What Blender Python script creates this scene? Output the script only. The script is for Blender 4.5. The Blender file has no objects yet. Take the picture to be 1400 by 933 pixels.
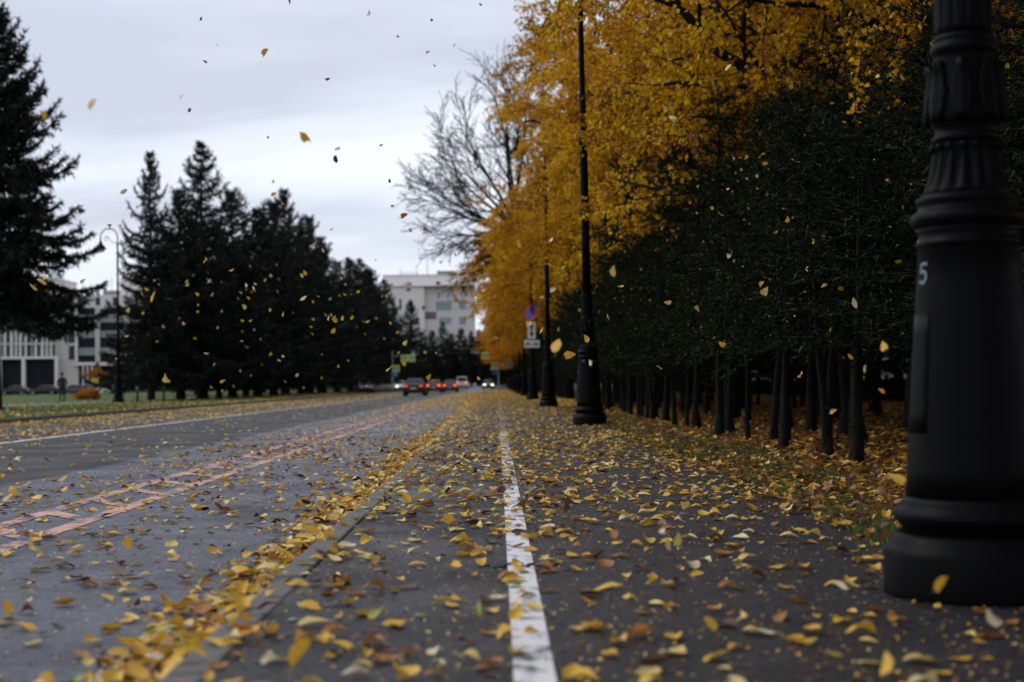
import bpy, math, random
import numpy as np
from mathutils import Vector, Matrix, Euler

random.seed(7)
RNG = np.random.default_rng(11)
R = math.radians
scene = bpy.context.scene
col = scene.collection
PI = math.pi

# ------------------------------------------------------------------ camera
CAM_Z = 0.90
FPX = 1944.0                      # focal length in pixels of the 1400 px wide photograph
cam_d = bpy.data.cameras.new('camera')
cam = bpy.data.objects.new('camera', cam_d)
col.objects.link(cam)
cam_d.lens = 50.0
cam_d.sensor_width = 36.0
cam_d.clip_start = 0.05
cam_d.clip_end = 6000
CAM_M = (Matrix.Rotation(R(-0.61), 4, 'Z') @ Matrix.Rotation(R(90 + 1.73), 4, 'X') @ Matrix.Rotation(R(-0.7), 4, 'Z'))
CAM_M.translation = (0, 0, CAM_Z)
cam.matrix_world = CAM_M
cam_d.dof.use_dof = True
cam_d.dof.focus_distance = 11.0
cam_d.dof.aperture_fstop = 1.9
scene.camera = cam
scene.view_settings.view_transform = 'Standard'
scene.view_settings.look = 'None'
scene.view_settings.exposure = 0.0
scene.view_settings.gamma = 1.0
scene.cycles.max_bounces = 6
scene.cycles.diffuse_bounces = 3
scene.cycles.transmission_bounces = 4
scene.cycles.transparent_max_bounces = 6

# ------------------------------------------------------------------ sky and sun
SUN_EL, SUN_AZ = 44.0, -72.0      # azimuth from +Y (along the street), negative to the left
world = bpy.data.worlds.new('World')
scene.world = world
world.use_nodes = True
nt = world.node_tree
nt.nodes.clear()
def wn(t, **k):
    n = nt.nodes.new(t)
    for a, b in k.items(): setattr(n, a, b)
    return n
out = wn('ShaderNodeOutputWorld')
sky = wn('ShaderNodeTexSky', sky_type='NISHITA', sun_disc=False)
sky.sun_elevation = R(SUN_EL)
sky.sun_rotation = R(SUN_AZ)
bg1 = wn('ShaderNodeBackground'); bg1.inputs['Strength'].default_value = 0.10
nt.links.new(sky.outputs[0], bg1.inputs['Color'])
tc = wn('ShaderNodeTexCoord')
sep = wn('ShaderNodeSeparateXYZ'); nt.links.new(tc.outputs['Generated'], sep.inputs[0])
zz = wn('ShaderNodeMath', operation='MAXIMUM'); nt.links.new(sep.outputs['Z'], zz.inputs[0]); zz.inputs[1].default_value = 0.0
zp = wn('ShaderNodeMath', operation='ADD'); nt.links.new(zz.outputs[0], zp.inputs[0]); zp.inputs[1].default_value = 0.16
dx = wn('ShaderNodeMath', operation='DIVIDE'); nt.links.new(sep.outputs['X'], dx.inputs[0]); nt.links.new(zp.outputs[0], dx.inputs[1])
dy = wn('ShaderNodeMath', operation='DIVIDE'); nt.links.new(sep.outputs['Y'], dy.inputs[0]); nt.links.new(zp.outputs[0], dy.inputs[1])
cmb = wn('ShaderNodeCombineXYZ'); nt.links.new(dx.outputs[0], cmb.inputs[0]); nt.links.new(dy.outputs[0], cmb.inputs[1])
mp = wn('ShaderNodeMapping'); nt.links.new(cmb.outputs[0], mp.inputs[0])
mp.inputs['Location'].default_value = (7.7, 4.1, 0.0); mp.inputs['Scale'].default_value = (0.42, 1.0, 1.0)
mp.inputs['Rotation'].default_value = (0, 0, R(4))
no = wn('ShaderNodeTexNoise'); nt.links.new(mp.outputs[0], no.inputs['Vector'])
no.inputs['Scale'].default_value = 0.90; no.inputs['Detail'].default_value = 6; no.inputs['Roughness'].default_value = 0.48
no.inputs['Distortion'].default_value = 0.25
cr = wn('ShaderNodeValToRGB'); nt.links.new(no.outputs['Fac'], cr.inputs[0])
cr.color_ramp.elements[0].position = 0.37; cr.color_ramp.elements[0].color = (0.52, 0.56, 0.665, 1)
cr.color_ramp.elements[1].position = 0.58; cr.color_ramp.elements[1].color = (0.80, 0.85, 0.93, 1)
e = cr.color_ramp.elements.new(0.46); e.color = (0.69, 0.735, 0.825, 1)
bg2 = wn('ShaderNodeBackground'); bg2.inputs['Strength'].default_value = 1.28
nt.links.new(cr.outputs[0], bg2.inputs['Color'])
mx = wn('ShaderNodeMixShader'); mx.inputs[0].default_value = 0.94
nt.links.new(bg1.outputs[0], mx.inputs[1]); nt.links.new(bg2.outputs[0], mx.inputs[2])
nt.links.new(mx.outputs[0], out.inputs['Surface'])

sd = bpy.data.lights.new('sun', 'SUN')
sd.energy = 1.45
sd.angle = R(25)
sd.color = (1.0, 0.96, 0.90)
sun = bpy.data.objects.new('sun', sd)
col.objects.link(sun)
sdir = Vector((math.sin(R(SUN_AZ)) * math.cos(R(SUN_EL)), math.cos(R(SUN_AZ)) * math.cos(R(SUN_EL)), math.sin(R(SUN_EL))))
sun.rotation_euler = sdir.to_track_quat('Z', 'Y').to_euler()
sun.location = (-60, 20, 60)

# ------------------------------------------------------------------ helpers
def G(y):
    """the street climbs gently far ahead"""
    t = np.clip((np.asarray(y, float) - 170.0) / 140.0, 0, 1)
    return 0.55 * t * t * (3 - 2 * t)

def at(px, py, depth):
    """the point of the place seen at a pixel of the photograph, depth metres ahead"""
    v = CAM_M.to_3x3() @ Vector(((px - 700) / FPX, -(py - 466.5) / FPX, -1.0))
    return Vector((0, 0, CAM_Z)) + v * (depth / v.y)

def tag(o, label=None, cat=None, group=None, kind=None):
    if label: o['label'] = label
    if cat: o['category'] = cat
    if group: o['group'] = group
    if kind: o['kind'] = kind
    return o

def empty(name, loc=(0, 0, 0), rz=0.0):
    o = bpy.data.objects.new(name, None)
    o.empty_display_size = 0.2
    o.location = loc
    o.rotation_euler = (0, 0, rz)
    col.objects.link(o)
    return o

def link(name, me, parent=None, mat=None):
    o = bpy.data.objects.new(name, me)
    col.objects.link(o)
    if mat is not None and len(me.materials) == 0: me.materials.append(mat)
    if parent is not None: o.parent = parent
    return o

def kids(o):
    return [c for c in bpy.data.objects if c.parent == o]

def copy_tree(o, parent=None):
    c = o.copy()
    col.objects.link(c)
    c.parent = parent
    for ch in CH.get(o.name, None) or kids(o):
        copy_tree(ch, c)
    return c
CH = {}

class MB:
    """collects polygons and links them as one mesh object"""
    def __init__(s): s.v = []; s.f = []; s.smooth = []
    def add(s, vs, fs, smooth=False):
        n = len(s.v)
        s.v += [tuple(v) for v in vs]
        s.f += [tuple(i + n for i in f) for f in fs]
        s.smooth += [smooth] * len(fs)
    def box(s, c, d, rot=None, taper=1.0):
        x, y, z = d[0] / 2, d[1] / 2, d[2] / 2
        vs = [Vector((sx * x * (taper if sz > 0 else 1), sy * y * (taper if sz > 0 else 1), sz * z)) for sz in (-1, 1) for sy in (-1, 1) for sx in (-1, 1)]
        if rot is not None:
            m = Euler(rot).to_matrix(); vs = [m @ v for v in vs]
        s.add([v + Vector(c) for v in vs], [(0, 2, 3, 1), (4, 5, 7, 6), (0, 1, 5, 4), (2, 6, 7, 3), (0, 4, 6, 2), (1, 3, 7, 5)])
    def lathe(s, prof, seg=24, c=(0, 0, 0), flute=None, cap=True, smooth=True):
        n = len(s.v); vs = []
        for r, z in prof:
            for k in range(seg):
                a = 2 * PI * k / seg
                rr = r if flute is None else flute(r, z, a)
                vs.append((c[0] + rr * math.cos(a), c[1] + rr * math.sin(a), c[2] + z))
        fs = []
        for i in range(len(prof) - 1):
            for k in range(seg):
                k2 = (k + 1) % seg
                fs.append((i * seg + k, i * seg + k2, (i + 1) * seg + k2, (i + 1) * seg + k))
        s.add(vs, fs, smooth)
        if cap:
            m = len(prof)
            s.f.append(tuple(n + k for k in reversed(range(seg)))); s.smooth.append(False)
            s.f.append(tuple(n + (m - 1) * seg + k for k in range(seg))); s.smooth.append(False)
    def tube(s, pts, rad, seg=8, smooth=True):
        pts = [Vector(p) for p in pts]
        if not hasattr(rad, '__len__'): rad = [rad] * len(pts)
        vs = []; fs = []
        ref = None
        for i, p in enumerate(pts):
            t = (pts[min(i + 1, len(pts) - 1)] - pts[max(i - 1, 0)]).normalized()
            if ref is None or abs(ref.dot(t)) > 0.98:
                ref = Vector((0, 0, 1)) if abs(t.z) < 0.9 else Vector((1, 0, 0))
            u = (ref - t * ref.dot(t)).normalized(); w = t.cross(u); ref = u
            for k in range(seg):
                a = 2 * PI * k / seg
                vs.append(p + (u * math.cos(a) + w * math.sin(a)) * rad[i])
        for i in range(len(pts) - 1):
            for k in range(seg):
                k2 = (k + 1) % seg
                fs.append((i * seg + k, i * seg + k2, (i + 1) * seg + k2, (i + 1) * seg + k))
        n = len(s.v)
        s.add(vs, fs, smooth)
        s.f.append(tuple(n + k for k in reversed(range(seg)))); s.smooth.append(False)
        m = n + (len(pts) - 1) * seg
        s.f.append(tuple(m + k for k in range(seg))); s.smooth.append(False)
    def prism(s, poly, d0, d1, axis='y'):
        """poly: (a, z) outline, extruded from d0 to d1 along axis"""
        n = len(poly)
        f = (lambda a, z, d: (a, d, z)) if axis == 'y' else ((lambda a, z, d: (d, a, z)) if axis == 'x' else (lambda a, z, d: (a, z, d)))
        vs = [f(a, z, d0) for a, z in poly] + [f(a, z, d1) for a, z in poly]
        fs = [tuple(range(n)), tuple(reversed(range(n, 2 * n)))]
        for i in range(n):
            j = (i + 1) % n
            fs.append((i, n + i, n + j, j))
        s.add(vs, fs)
    def mesh(s, name, mat=None):
        me = bpy.data.meshes.new(name)
        me.from_pydata(s.v, [], s.f)
        me.polygons.foreach_set('use_smooth', s.smooth)
        me.update()
        if mat: me.materials.append(mat)
        return me
    def build(s, name, mat=None, parent=None, loc=None, bevel=0.0):
        o = link(name, s.mesh(name, mat), parent)
        if loc is not None: o.location = loc
        if bevel:
            b = o.modifiers.new('bevel', 'BEVEL'); b.width = bevel; b.segments = 2; b.limit_method = 'ANGLE'
        return o

def np_mesh(name, V, F, mat=None, tone=None, smooth=False):
    me = bpy.data.meshes.new(name)
    V = np.ascontiguousarray(V, np.float32); F = np.ascontiguousarray(F, np.int32)
    n, k = F.shape
    me.vertices.add(len(V)); me.vertices.foreach_set('co', V.ravel())
    me.loops.add(n * k); me.loops.foreach_set('vertex_index', F.ravel())
    me.polygons.add(n); me.polygons.foreach_set('loop_start', np.arange(0, n * k, k, dtype=np.int32))
    if smooth: me.polygons.foreach_set('use_smooth', np.ones(n, bool))
    if tone is not None:
        a = me.attributes.new('tone', 'FLOAT', 'POINT'); a.data.foreach_set('value', np.ascontiguousarray(tone, np.float32))
    me.update(calc_edges=True)
    if mat: me.materials.append(mat)
    return me

def rotmats(yaw, tilt, spin):
    """z-yaw @ x-tilt @ z-spin for arrays of angles -> N x 3 x 3"""
    def rz(a):
        m = np.zeros((len(a), 3, 3)); c, s_ = np.cos(a), np.sin(a)
        m[:, 0, 0] = c; m[:, 0, 1] = -s_; m[:, 1, 0] = s_; m[:, 1, 1] = c; m[:, 2, 2] = 1
        return m
    def rx(a):
        m = np.zeros((len(a), 3, 3)); c, s_ = np.cos(a), np.sin(a)
        m[:, 0, 0] = 1; m[:, 1, 1] = c; m[:, 1, 2] = -s_; m[:, 2, 1] = s_; m[:, 2, 2] = c
        return m
    return rz(yaw) @ rx(tilt) @ rz(spin)

def frames(D, roll):
    """N x 3 x 3 with columns (side, D, up): local y runs along D"""
    D = D / np.linalg.norm(D, axis=1, keepdims=True)
    up = np.tile(np.array([0, 0, 1.0]), (len(D), 1))
    s_ = np.cross(D, up); ln = np.linalg.norm(s_, axis=1, keepdims=True)
    s_ = np.where(ln < 1e-3, np.array([[1.0, 0, 0]]), s_ / np.maximum(ln, 1e-3))
    u = np.cross(s_, D)
    c, s2 = np.cos(roll)[:, None], np.sin(roll)[:, None]
    a = s_ * c + u * s2; b = -s_ * s2 + u * c
    return np.stack([a, D, b], axis=2)

def scatter(tv, tf, M, P, S):
    """copies of template (tv, tf) at P with frames M and sizes S -> V, F"""
    tv = np.asarray(tv, float); tf = np.asarray(tf, int)
    N, K = len(P), len(tv)
    S = np.asarray(S, float)
    if S.ndim == 1: S = np.stack([S, S, S], 1)
    V = np.einsum('nij,nkj->nki', M, tv[None] * S[:, None, :]) + P[:, None, :]
    F = tf[None] + (np.arange(N) * K)[:, None, None]
    return V.reshape(-1, 3), F.reshape(-1, tf.shape[1])

# ------------------------------------------------------------------ materials
class NT:
    def __init__(s, name):
        s.m = bpy.data.materials.new(name); s.m.use_nodes = True
        s.t = s.m.node_tree; s.t.nodes.clear()
        s.o = s.t.nodes.new('ShaderNodeOutputMaterial')
    def n(s, typ, ins=None, **k):
        x = s.t.nodes.new(typ)
        for a, b in k.items(): setattr(x, a, b)
        for a, b in (ins or {}).items():
            if hasattr(b, 'is_output'): s.t.links.new(b, x.inputs[a])
            else: x.inputs[a].default_value = b
        return x
    def ramp(s, fac, stops, interp='LINEAR'):
        x = s.n('ShaderNodeValToRGB', {0: fac})
        x.color_ramp.interpolation = interp
        els = x.color_ramp.elements
        while len(els) < len(stops): els.new(0.5)
        for e_, (p, c) in zip(els, stops):
            e_.position = p; e_.color = (*c, 1) if len(c) == 3 else c
        return x.outputs[0]
    def noise(s, vec, scale, detail=4, rough=0.55, dist=0.0):
        return s.n('ShaderNodeTexNoise', {'Vector': vec, 'Scale': scale, 'Detail': detail, 'Roughness': rough, 'Distortion': dist}).outputs['Fac']
    def pos(s): return s.n('ShaderNodeNewGeometry').outputs['Position']
    def obj(s): return s.n('ShaderNodeTexCoord').outputs['Object']
    def mix(s, f, a, b, mode='MIX'):
        x = s.n('ShaderNodeMix', data_type='RGBA', blend_type=mode)
        for i, v in ((0, f), (6, a), (7, b)):
            if hasattr(v, 'is_output'): s.t.links.new(v, x.inputs[i])
            else: x.inputs[i].default_value = v if i == 0 else ((*v, 1) if len(v) == 3 else v)
        return x.outputs[2]
    def math(s, op, a, b=0.0, clamp=False):
        x = s.n('ShaderNodeMath', {0: a, 1: b}, operation=op); x.use_clamp = clamp
        return x.outputs[0]
    def bump(s, h, strength=0.3, dist=0.01):
        return s.n('ShaderNodeBump', {'Height': h, 'Strength': strength, 'Distance': dist}).outputs[0]
    def surf(s, sh):
        s.t.links.new(sh, s.o.inputs['Surface']); return s.m
    def pbr(s, base, rough=0.5, normal=None, metal=0.0, spec=0.5, **k):
        ins = {'Base Color': base if hasattr(base, 'is_output') else (*base, 1), 'Roughness': rough, 'Metallic': metal, 'Specular IOR Level': spec}
        if normal is not None: ins['Normal'] = normal
        ins.update(k)
        return s.n('ShaderNodeBsdfPrincipled', ins).outputs[0]

M = {}
def simple(name, c, rough=0.5, metal=0.0, var=0.15, scale=8.0, bump=0.0, spec=0.5):
    t = NT(name); p = t.obj()
    f = t.noise(p, scale, 5)
    b = t.mix(f, tuple(x * (1 - var) for x in c), tuple(min(1, x * (1 + var)) for x in c))
    nr = t.bump(t.noise(p, scale * 6, 4), bump, 0.01) if bump else None
    M[name] = t.surf(t.pbr(b, rough, nr, metal, spec))
    return M[name]

def asphalt(name, kind):
    t = NT(name); p = t.pos()
    sx = t.n('ShaderNodeSeparateXYZ', {0: p})
    big = t.noise(p, 0.55, 6, 0.6)
    fine = t.noise(p, 60, 6, 0.7)
    agg = t.n('ShaderNodeTexVoronoi', {'Vector': p, 'Scale': 140.0}).outputs['Distance']
    ag2 = t.noise(p, 190, 3, 0.8)
    mid = t.noise(t.n('ShaderNodeMapping', {'Vector': p, 'Scale': (1.0, 0.45, 1.0)}).outputs[0], 2.6, 6, 0.7)
    base = t.mix(t.ramp(t.math('ADD', t.math('MULTIPLY', big, .5), t.math('MULTIPLY', mid, .5)), [(.36, (0, 0, 0)), (.64, (1, 1, 1))]), (0.008, 0.0078, 0.0104), (0.029, 0.0275, 0.036))
    if kind == 'road':
        # an older pale strip beside the kerb, a newer smooth dark lane beyond it, tyre-polished bands
        edge = t.math('ADD', sx.outputs['X'], t.math('MULTIPLY', t.math('SUBTRACT', t.noise(p, 0.9, 5, 0.6), 0.5), 0.9))
        m = t.math('MULTIPLY', t.math('ADD', edge, 4.55), 9.0, True)
        old = t.mix(t.ramp(mid, [(.36, (0, 0, 0)), (.64, (1, 1, 1))]), (0.036, 0.043, 0.065), (0.088, 0.100, 0.140))
        new = t.mix(mid, (0.012, 0.012, 0.0138), (0.022, 0.022, 0.025))
        base = t.mix(m, new, old)
        mp_ = t.n('ShaderNodeMapping', {'Vector': p, 'Scale': (1.0, 0.13, 1.0)})
        pt = t.noise(mp_.outputs[0], 1.3, 4, 0.6)
        base = t.mix(t.math('MULTIPLY', t.math('SUBTRACT', pt, 0.57), 7.0, True), base, (0.014, 0.014, 0.016))
    base = t.mix(t.math('MULTIPLY', t.math('SUBTRACT', ag2, 0.53), 4.0, True), base, (0.075, 0.075, 0.08))
    base = t.mix(t.math('MULTIPLY', t.math('SUBTRACT', fine, 0.56), 5.0, True), base, (0.010, 0.010, 0.011))
    mott = t.noise(p, 17, 5, 0.75)
    base = t.mix(1.0, base, t.ramp(mott, [(.34, (.45, .45, .45)), (.52, (.95, .95, .95)), (.68, (1.6, 1.6, 1.6))]), 'MULTIPLY')
    # hairline cracks
    ck = t.n('ShaderNodeTexVoronoi', {'Vector': t.n('ShaderNodeMapping', {'Vector': t.mix(0.12, p, t.n('ShaderNodeTexNoise', {'Vector': p, 'Scale': 2.0}).outputs['Color']), 'Scale': (0.8, 0.35, 1)}).outputs[0], 'Scale': 0.9}, feature='DISTANCE_TO_EDGE').outputs[0]
    cm = t.math('LESS_THAN', ck, 0.004)
    base = t.mix(t.math('MULTIPLY', cm, 0.7), base, (0.012, 0.012, 0.012))
    wet = t.noise(p, 0.8, 4, 0.6)
    rough = t.n('ShaderNodeMapRange', {'Value': wet, 'From Min': 0.35, 'From Max': 0.65, 'To Min': 0.30, 'To Max': 0.62}).outputs[0]
    if kind == 'road': rough = t.math('ADD', rough, t.math('MULTIPLY', t.math('SUBTRACT', 1.0, m), 0.16))
    h = t.math('ADD', t.math('MULTIPLY', agg, 0.7), t.math('MULTIPLY', fine, 0.6))
    h = t.math('SUBTRACT', h, t.math('MULTIPLY', cm, 2.0))
    M[name] = t.surf(t.pbr(base, rough, t.bump(h, 0.7, 0.008), spec=0.30 if kind == 'road' else 0.17))
asphalt('road_asphalt', 'road')
asphalt('path_asphalt', 'path')

def paint(name, c, keep, under=(0.05, 0.05, 0.055)):
    t = NT(name); p = t.pos()
    w = t.noise(p, 9, 7, 0.72); w2 = t.noise(p, 1.7, 3, 0.6)
    v = t.math('ADD', t.math('MULTIPLY', w, 0.65), t.math('MULTIPLY', w2, 0.35))
    m = t.math('MULTIPLY', t.math('SUBTRACT', v, keep), 14.0, True)
    g = t.noise(p, 120, 3, 0.7)
    cc = t.mix(g, tuple(x * 0.82 for x in c), c)
    M[name] = t.surf(t.pbr(t.mix(m, under, cc), 0.6, t.bump(g, 0.3, 0.004)))
paint('white_paint', (0.70, 0.70, 0.73), 0.425, (0.03, 0.03, 0.035))
paint('scuffed_white_paint', (0.70, 0.70, 0.72), 0.465, (0.03, 0.03, 0.035))
paint('worn_white_paint', (0.58, 0.58, 0.59), 0.525, (0.03, 0.03, 0.035))
paint('pink_paint', (0.60, 0.31, 0.23), 0.45, (0.06, 0.07, 0.105))

def ground_mat(name, kind):
    t = NT(name); p = t.pos()
    a = t.noise(p, 0.35, 5, 0.6); b = t.noise(p, 14, 6, 0.7); c = t.noise(p, 55, 4, 0.7)
    if kind == 'lawn':
        g = t.mix(b, (0.028, 0.060, 0.012), (0.075, 0.115, 0.026))
        lf = t.math('MULTIPLY', t.math('SUBTRACT', c, 0.60), 9.0, True)
        g = t.mix(t.math('MULTIPLY', lf, t.math('MULTIPLY', a, 0.9)), g, (0.45, 0.28, 0.05))
    else:
        g = t.mix(b, (0.035, 0.022, 0.010), (0.13, 0.075, 0.022))
        gr = t.math('MULTIPLY', t.math('SUBTRACT', a, 0.52), 8.0, True)
        g = t.mix(t.math('MULTIPLY', gr, 0.7), g, (0.035, 0.055, 0.014))
        lf = t.math('MULTIPLY', t.math('SUBTRACT', c, 0.52), 9.0, True)
        g = t.mix(t.math('MULTIPLY', lf, 0.8), g, (0.40, 0.23, 0.045))
    M[name] = t.surf(t.pbr(g, 0.9, t.bump(t.math('ADD', b, c), 0.8, 0.04), spec=0.2))
ground_mat('lawn', 'lawn')
ground_mat('leaf_litter', 'litter')

def leaf_mat(name, stops, trans=0.35, rough=0.45, use_obj=False, spec=0.4):
    t = NT(name)
    f = t.n('ShaderNodeAttribute', attribute_name='tone').outputs['Fac']
    c = t.ramp(f, stops)
    n = t.noise(t.obj(), 35, 3)
    c = t.mix(t.math('MULTIPLY', t.math('SUBTRACT', n, 0.50), 2.2, True), c, t.mix(1.0, c, (0.55, 0.42, 0.30), 'MULTIPLY'))
    if use_obj:
        c = t.mix(1.0, c, t.n('ShaderNodeObjectInfo').outputs['Color'], 'MULTIPLY')
    d = t.pbr(c, rough, spec=spec)
    tr = t.n('ShaderNodeBsdfTranslucent', {'Color': c}).outputs[0]
    ms = t.n('ShaderNodeMixShader', {0: trans, 1: d, 2: tr}).outputs[0]
    M[name] = t.surf(ms)
GOLD = [(0.0, (0.20, 0.065, 0.004)), (0.25, (0.48, 0.215, 0.005)), (0.6, (0.72, 0.385, 0.008)), (1.0, (0.86, 0.56, 0.022))]
leaf_mat('gold_leaves', GOLD, 0.48, 0.5, use_obj=True, spec=.2)
FALLEN = [(0.0, (0.055, 0.022, 0.012)), (0.12, (0.14, 0.055, 0.02)), (0.26, (0.34, 0.14, 0.03)), (0.38, (0.62, 0.34, 0.03)), (0.62, (0.78, 0.50, 0.055)),
          (0.80, (0.76, 0.57, 0.17)), (0.95, (0.76, 0.66, 0.40)), (1.0, (0.30, 0.33, 0.06))]
leaf_mat('fallen_leaves', FALLEN, 0.22, 0.42)
leaf_mat('needles', [(0.0, (0.006, 0.009, 0.006)), (0.5, (0.012, 0.019, 0.013)), (1.0, (0.030, 0.044, 0.034))], 0.06, 0.6, True, 0.10)
leaf_mat('belt_needles', [(0.0, (0.002, 0.004, 0.0014)), (0.45, (0.005, 0.010, 0.003)), (0.75, (0.016, 0.031, 0.008)), (1.0, (0.075, 0.115, 0.026))], 0.06, 0.6, True, 0.06)  # bright end stop puts light on the shoot tips into the colour
leaf_mat('grass_blades', [(0.0, (0.03, 0.06, 0.012)), (1.0, (0.11, 0.16, 0.04))], 0.25, 0.55)
def one_leaf(name, c):
    t = NT(name); p = t.obj()
    n = t.noise(p, 1.8, 5, 0.65); n2 = t.noise(p, 9.0, 3, 0.6)
    ri = t.n('ShaderNodeObjectInfo').outputs['Random']
    cc = t.mix(n, tuple(x * 0.75 for x in c), tuple(min(1, x * 1.18) for x in c))
    cc = t.mix(t.math('MULTIPLY', t.math('SUBTRACT', n2, 0.60), 6.0, True), cc, tuple(x * k for x, k in zip(c, (0.42, 0.30, 0.22))))
    cc = t.mix(t.math('MULTIPLY', ri, 0.25), cc, tuple(x * k for x, k in zip(c, (0.8, 0.6, 0.4))))
    d = t.pbr(cc, 0.42, t.bump(n2, 0.3, 0.02), spec=0.4)
    tr = t.n('ShaderNodeBsdfTranslucent', {'Color': cc}).outputs[0]
    M[name] = t.surf(t.n('ShaderNodeMixShader', {0: 0.25, 1: d, 2: tr}).outputs[0])
LEAFC = {'golden yellow': (0.78, 0.47, 0.045), 'pale yellow': (0.78, 0.60, 0.20), 'cream': (0.74, 0.64, 0.42), 'orange brown': (0.40, 0.17, 0.035),
         'dark brown': (0.10, 0.04, 0.018), 'yellow green': (0.38, 0.38, 0.06)}
for k_, c_ in LEAFC.items(): one_leaf('leaf_' + k_.replace(' ', '_'), c_)

def bark(name, c, sc=9.0):
    t = NT(name); p = t.obj()
    mp_ = t.n('ShaderNodeMapping', {'Vector': p, 'Scale': (1, 1, 0.22)})
    n = t.noise(mp_.outputs[0], sc, 6, 0.65, 0.6)
    cc = t.mix(n, tuple(x * 0.45 for x in c), tuple(x * 1.5 for x in c))
    M[name] = t.surf(t.pbr(cc, 0.9, t.bump(n, 0.8, 0.04), spec=0.2))
bark('linden_bark', (0.016, 0.013, 0.010)); bark('spruce_bark', (0.030, 0.025, 0.021))
bark('bare_bark', (0.006, 0.005, 0.005)); bark('hedge_bark', (0.0055, 0.0045, 0.0035), 16)

def iron():
    t = NT('cast_iron'); p = t.obj()
    n = t.noise(p, 16, 6, 0.6); n2 = t.noise(p, 70, 4, 0.6)
    c = t.mix(n, (0.0015, 0.0015, 0.0019), (0.0034, 0.0034, 0.0042))
    c = t.mix(t.math('MULTIPLY', t.math('SUBTRACT', t.noise(p, 5, 7, 0.7), 0.60), 5.0, True), c, (0.009, 0.008, 0.007))
    r = t.n('ShaderNodeMapRange', {'Value': n, 'To Min': 0.36, 'To Max': 0.60}).outputs[0]
    M['cast_iron'] = t.surf(t.pbr(c, r, t.bump(t.math('ADD', n, t.math('MULTIPLY', n2, 0.5)), 0.25, 0.006), spec=0.06))
iron()
simple('kerb_granite', (0.105, 0.102, 0.100), 0.75, var=0.4, scale=22, bump=0.5)
simple('kerb_concrete', (0.10, 0.098, 0.095), 0.85, var=0.3, scale=10, bump=0.5)
simple('path_concrete', (0.22, 0.22, 0.23), 0.85, var=0.15, scale=2)
simple('stone', (0.55, 0.51, 0.49), 0.8, var=0.10, scale=0.8)
simple('stone_pale', (0.66, 0.62, 0.61), 0.8, var=0.08, scale=0.6)
simple('dark_cladding', (0.014, 0.016, 0.020), 0.8, var=0.3, scale=1.0, spec=0.1)
simple('roof_grey', (0.20, 0.21, 0.23), 0.7)
simple('metal_grey', (0.25, 0.26, 0.28), 0.45, 0.6)
simple('curtain', (0.33, 0.34, 0.36), 0.9, var=0.3, scale=3)
simple('tyre', (0.018, 0.018, 0.019), 0.85)
simple('rim', (0.35, 0.36, 0.38), 0.35, 0.8)
simple('plate_white', (0.72, 0.72, 0.72), 0.5, var=0.05)
simple('sign_white', (0.76, 0.76, 0.76), 0.45, var=0.05)
simple('sign_black', (0.012, 0.012, 0.012), 0.5)
simple('sign_blue', (0.015, 0.075, 0.36), 0.4, var=0.08)
simple('sign_red', (0.50, 0.02, 0.02), 0.4, var=0.08)
simple('sign_lime', (0.62, 0.90, 0.03), 0.5, var=0.06)
simple('board_blue', (0.42, 0.56, 0.68), 0.5, var=0.06)
simple('yellow_panel', (0.65, 0.42, 0.03), 0.5)
simple('wood', (0.05, 0.04, 0.03), 0.85, var=0.3, scale=12)
simple('number_paint', (0.13, 0.18, 0.21), 0.7, var=0.6, scale=40)
simple('coat', (0.018, 0.018, 0.022), 0.9, var=0.2)
simple('skin', (0.42, 0.26, 0.19), 0.6, var=0.06)
simple('hair', (0.02, 0.014, 0.01), 0.7)
simple('black_trim', (0.014, 0.014, 0.015), 0.6)
def glassy(name, c, rough=0.12):
    t = NT(name); n = t.noise(t.obj(), 0.5, 2)
    M[name] = t.surf(t.pbr(t.mix(n, tuple(x * 0.8 for x in c), c), rough, spec=0.3))
glassy('car_glass', (0.014, 0.016, 0.019), 0.08); glassy('window_glass', (0.022, 0.028, 0.036), 0.15); glassy('pale_glass', (0.20, 0.27, 0.32), 0.18)
glassy('lamp_glass', (0.66, 0.66, 0.63), 0.35)
def emit(name, c, s_):
    t = NT(name)
    f = t.noise(t.obj(), 4, 1)
    M[name] = t.surf(t.n('ShaderNodeEmission', {'Color': (*c, 1), 'Strength': s_}).outputs[0])
emit('tail_lit', (1.0, 0.075, 0.012), 1.2); emit('brake_lit', (1.0, 0.14, 0.02), 2.6); emit('head_lit', (0.80, 1.0, 0.72), 5.0)
simple('tail_off', (0.35, 0.015, 0.012), 0.25); simple('head_off', (0.55, 0.57, 0.58), 0.15)
def car_paint(name, c):
    t = NT(name); n = t.noise(t.obj(), 3, 3)
    dust = t.math('MULTIPLY', t.noise(t.obj(), 1.2, 5), 0.10)
    M[name] = t.surf(t.pbr(t.mix(dust, c, (0.12, 0.115, 0.105)), 0.38, spec=0.3, **{'Coat Weight': 0.08, 'Coat Roughness': 0.08}))
for nm, c in (('paint_black', (0.005, 0.005, 0.006)), ('paint_maroon', (0.13, 0.035, 0.032)), ('paint_graphite', (0.060, 0.064, 0.072)), ('paint_white', (0.72, 0.73, 0.74)), ('paint_silver', (0.34, 0.37, 0.40)), ('paint_navy', (0.022, 0.030, 0.05))):
    car_paint(nm, c)

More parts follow.
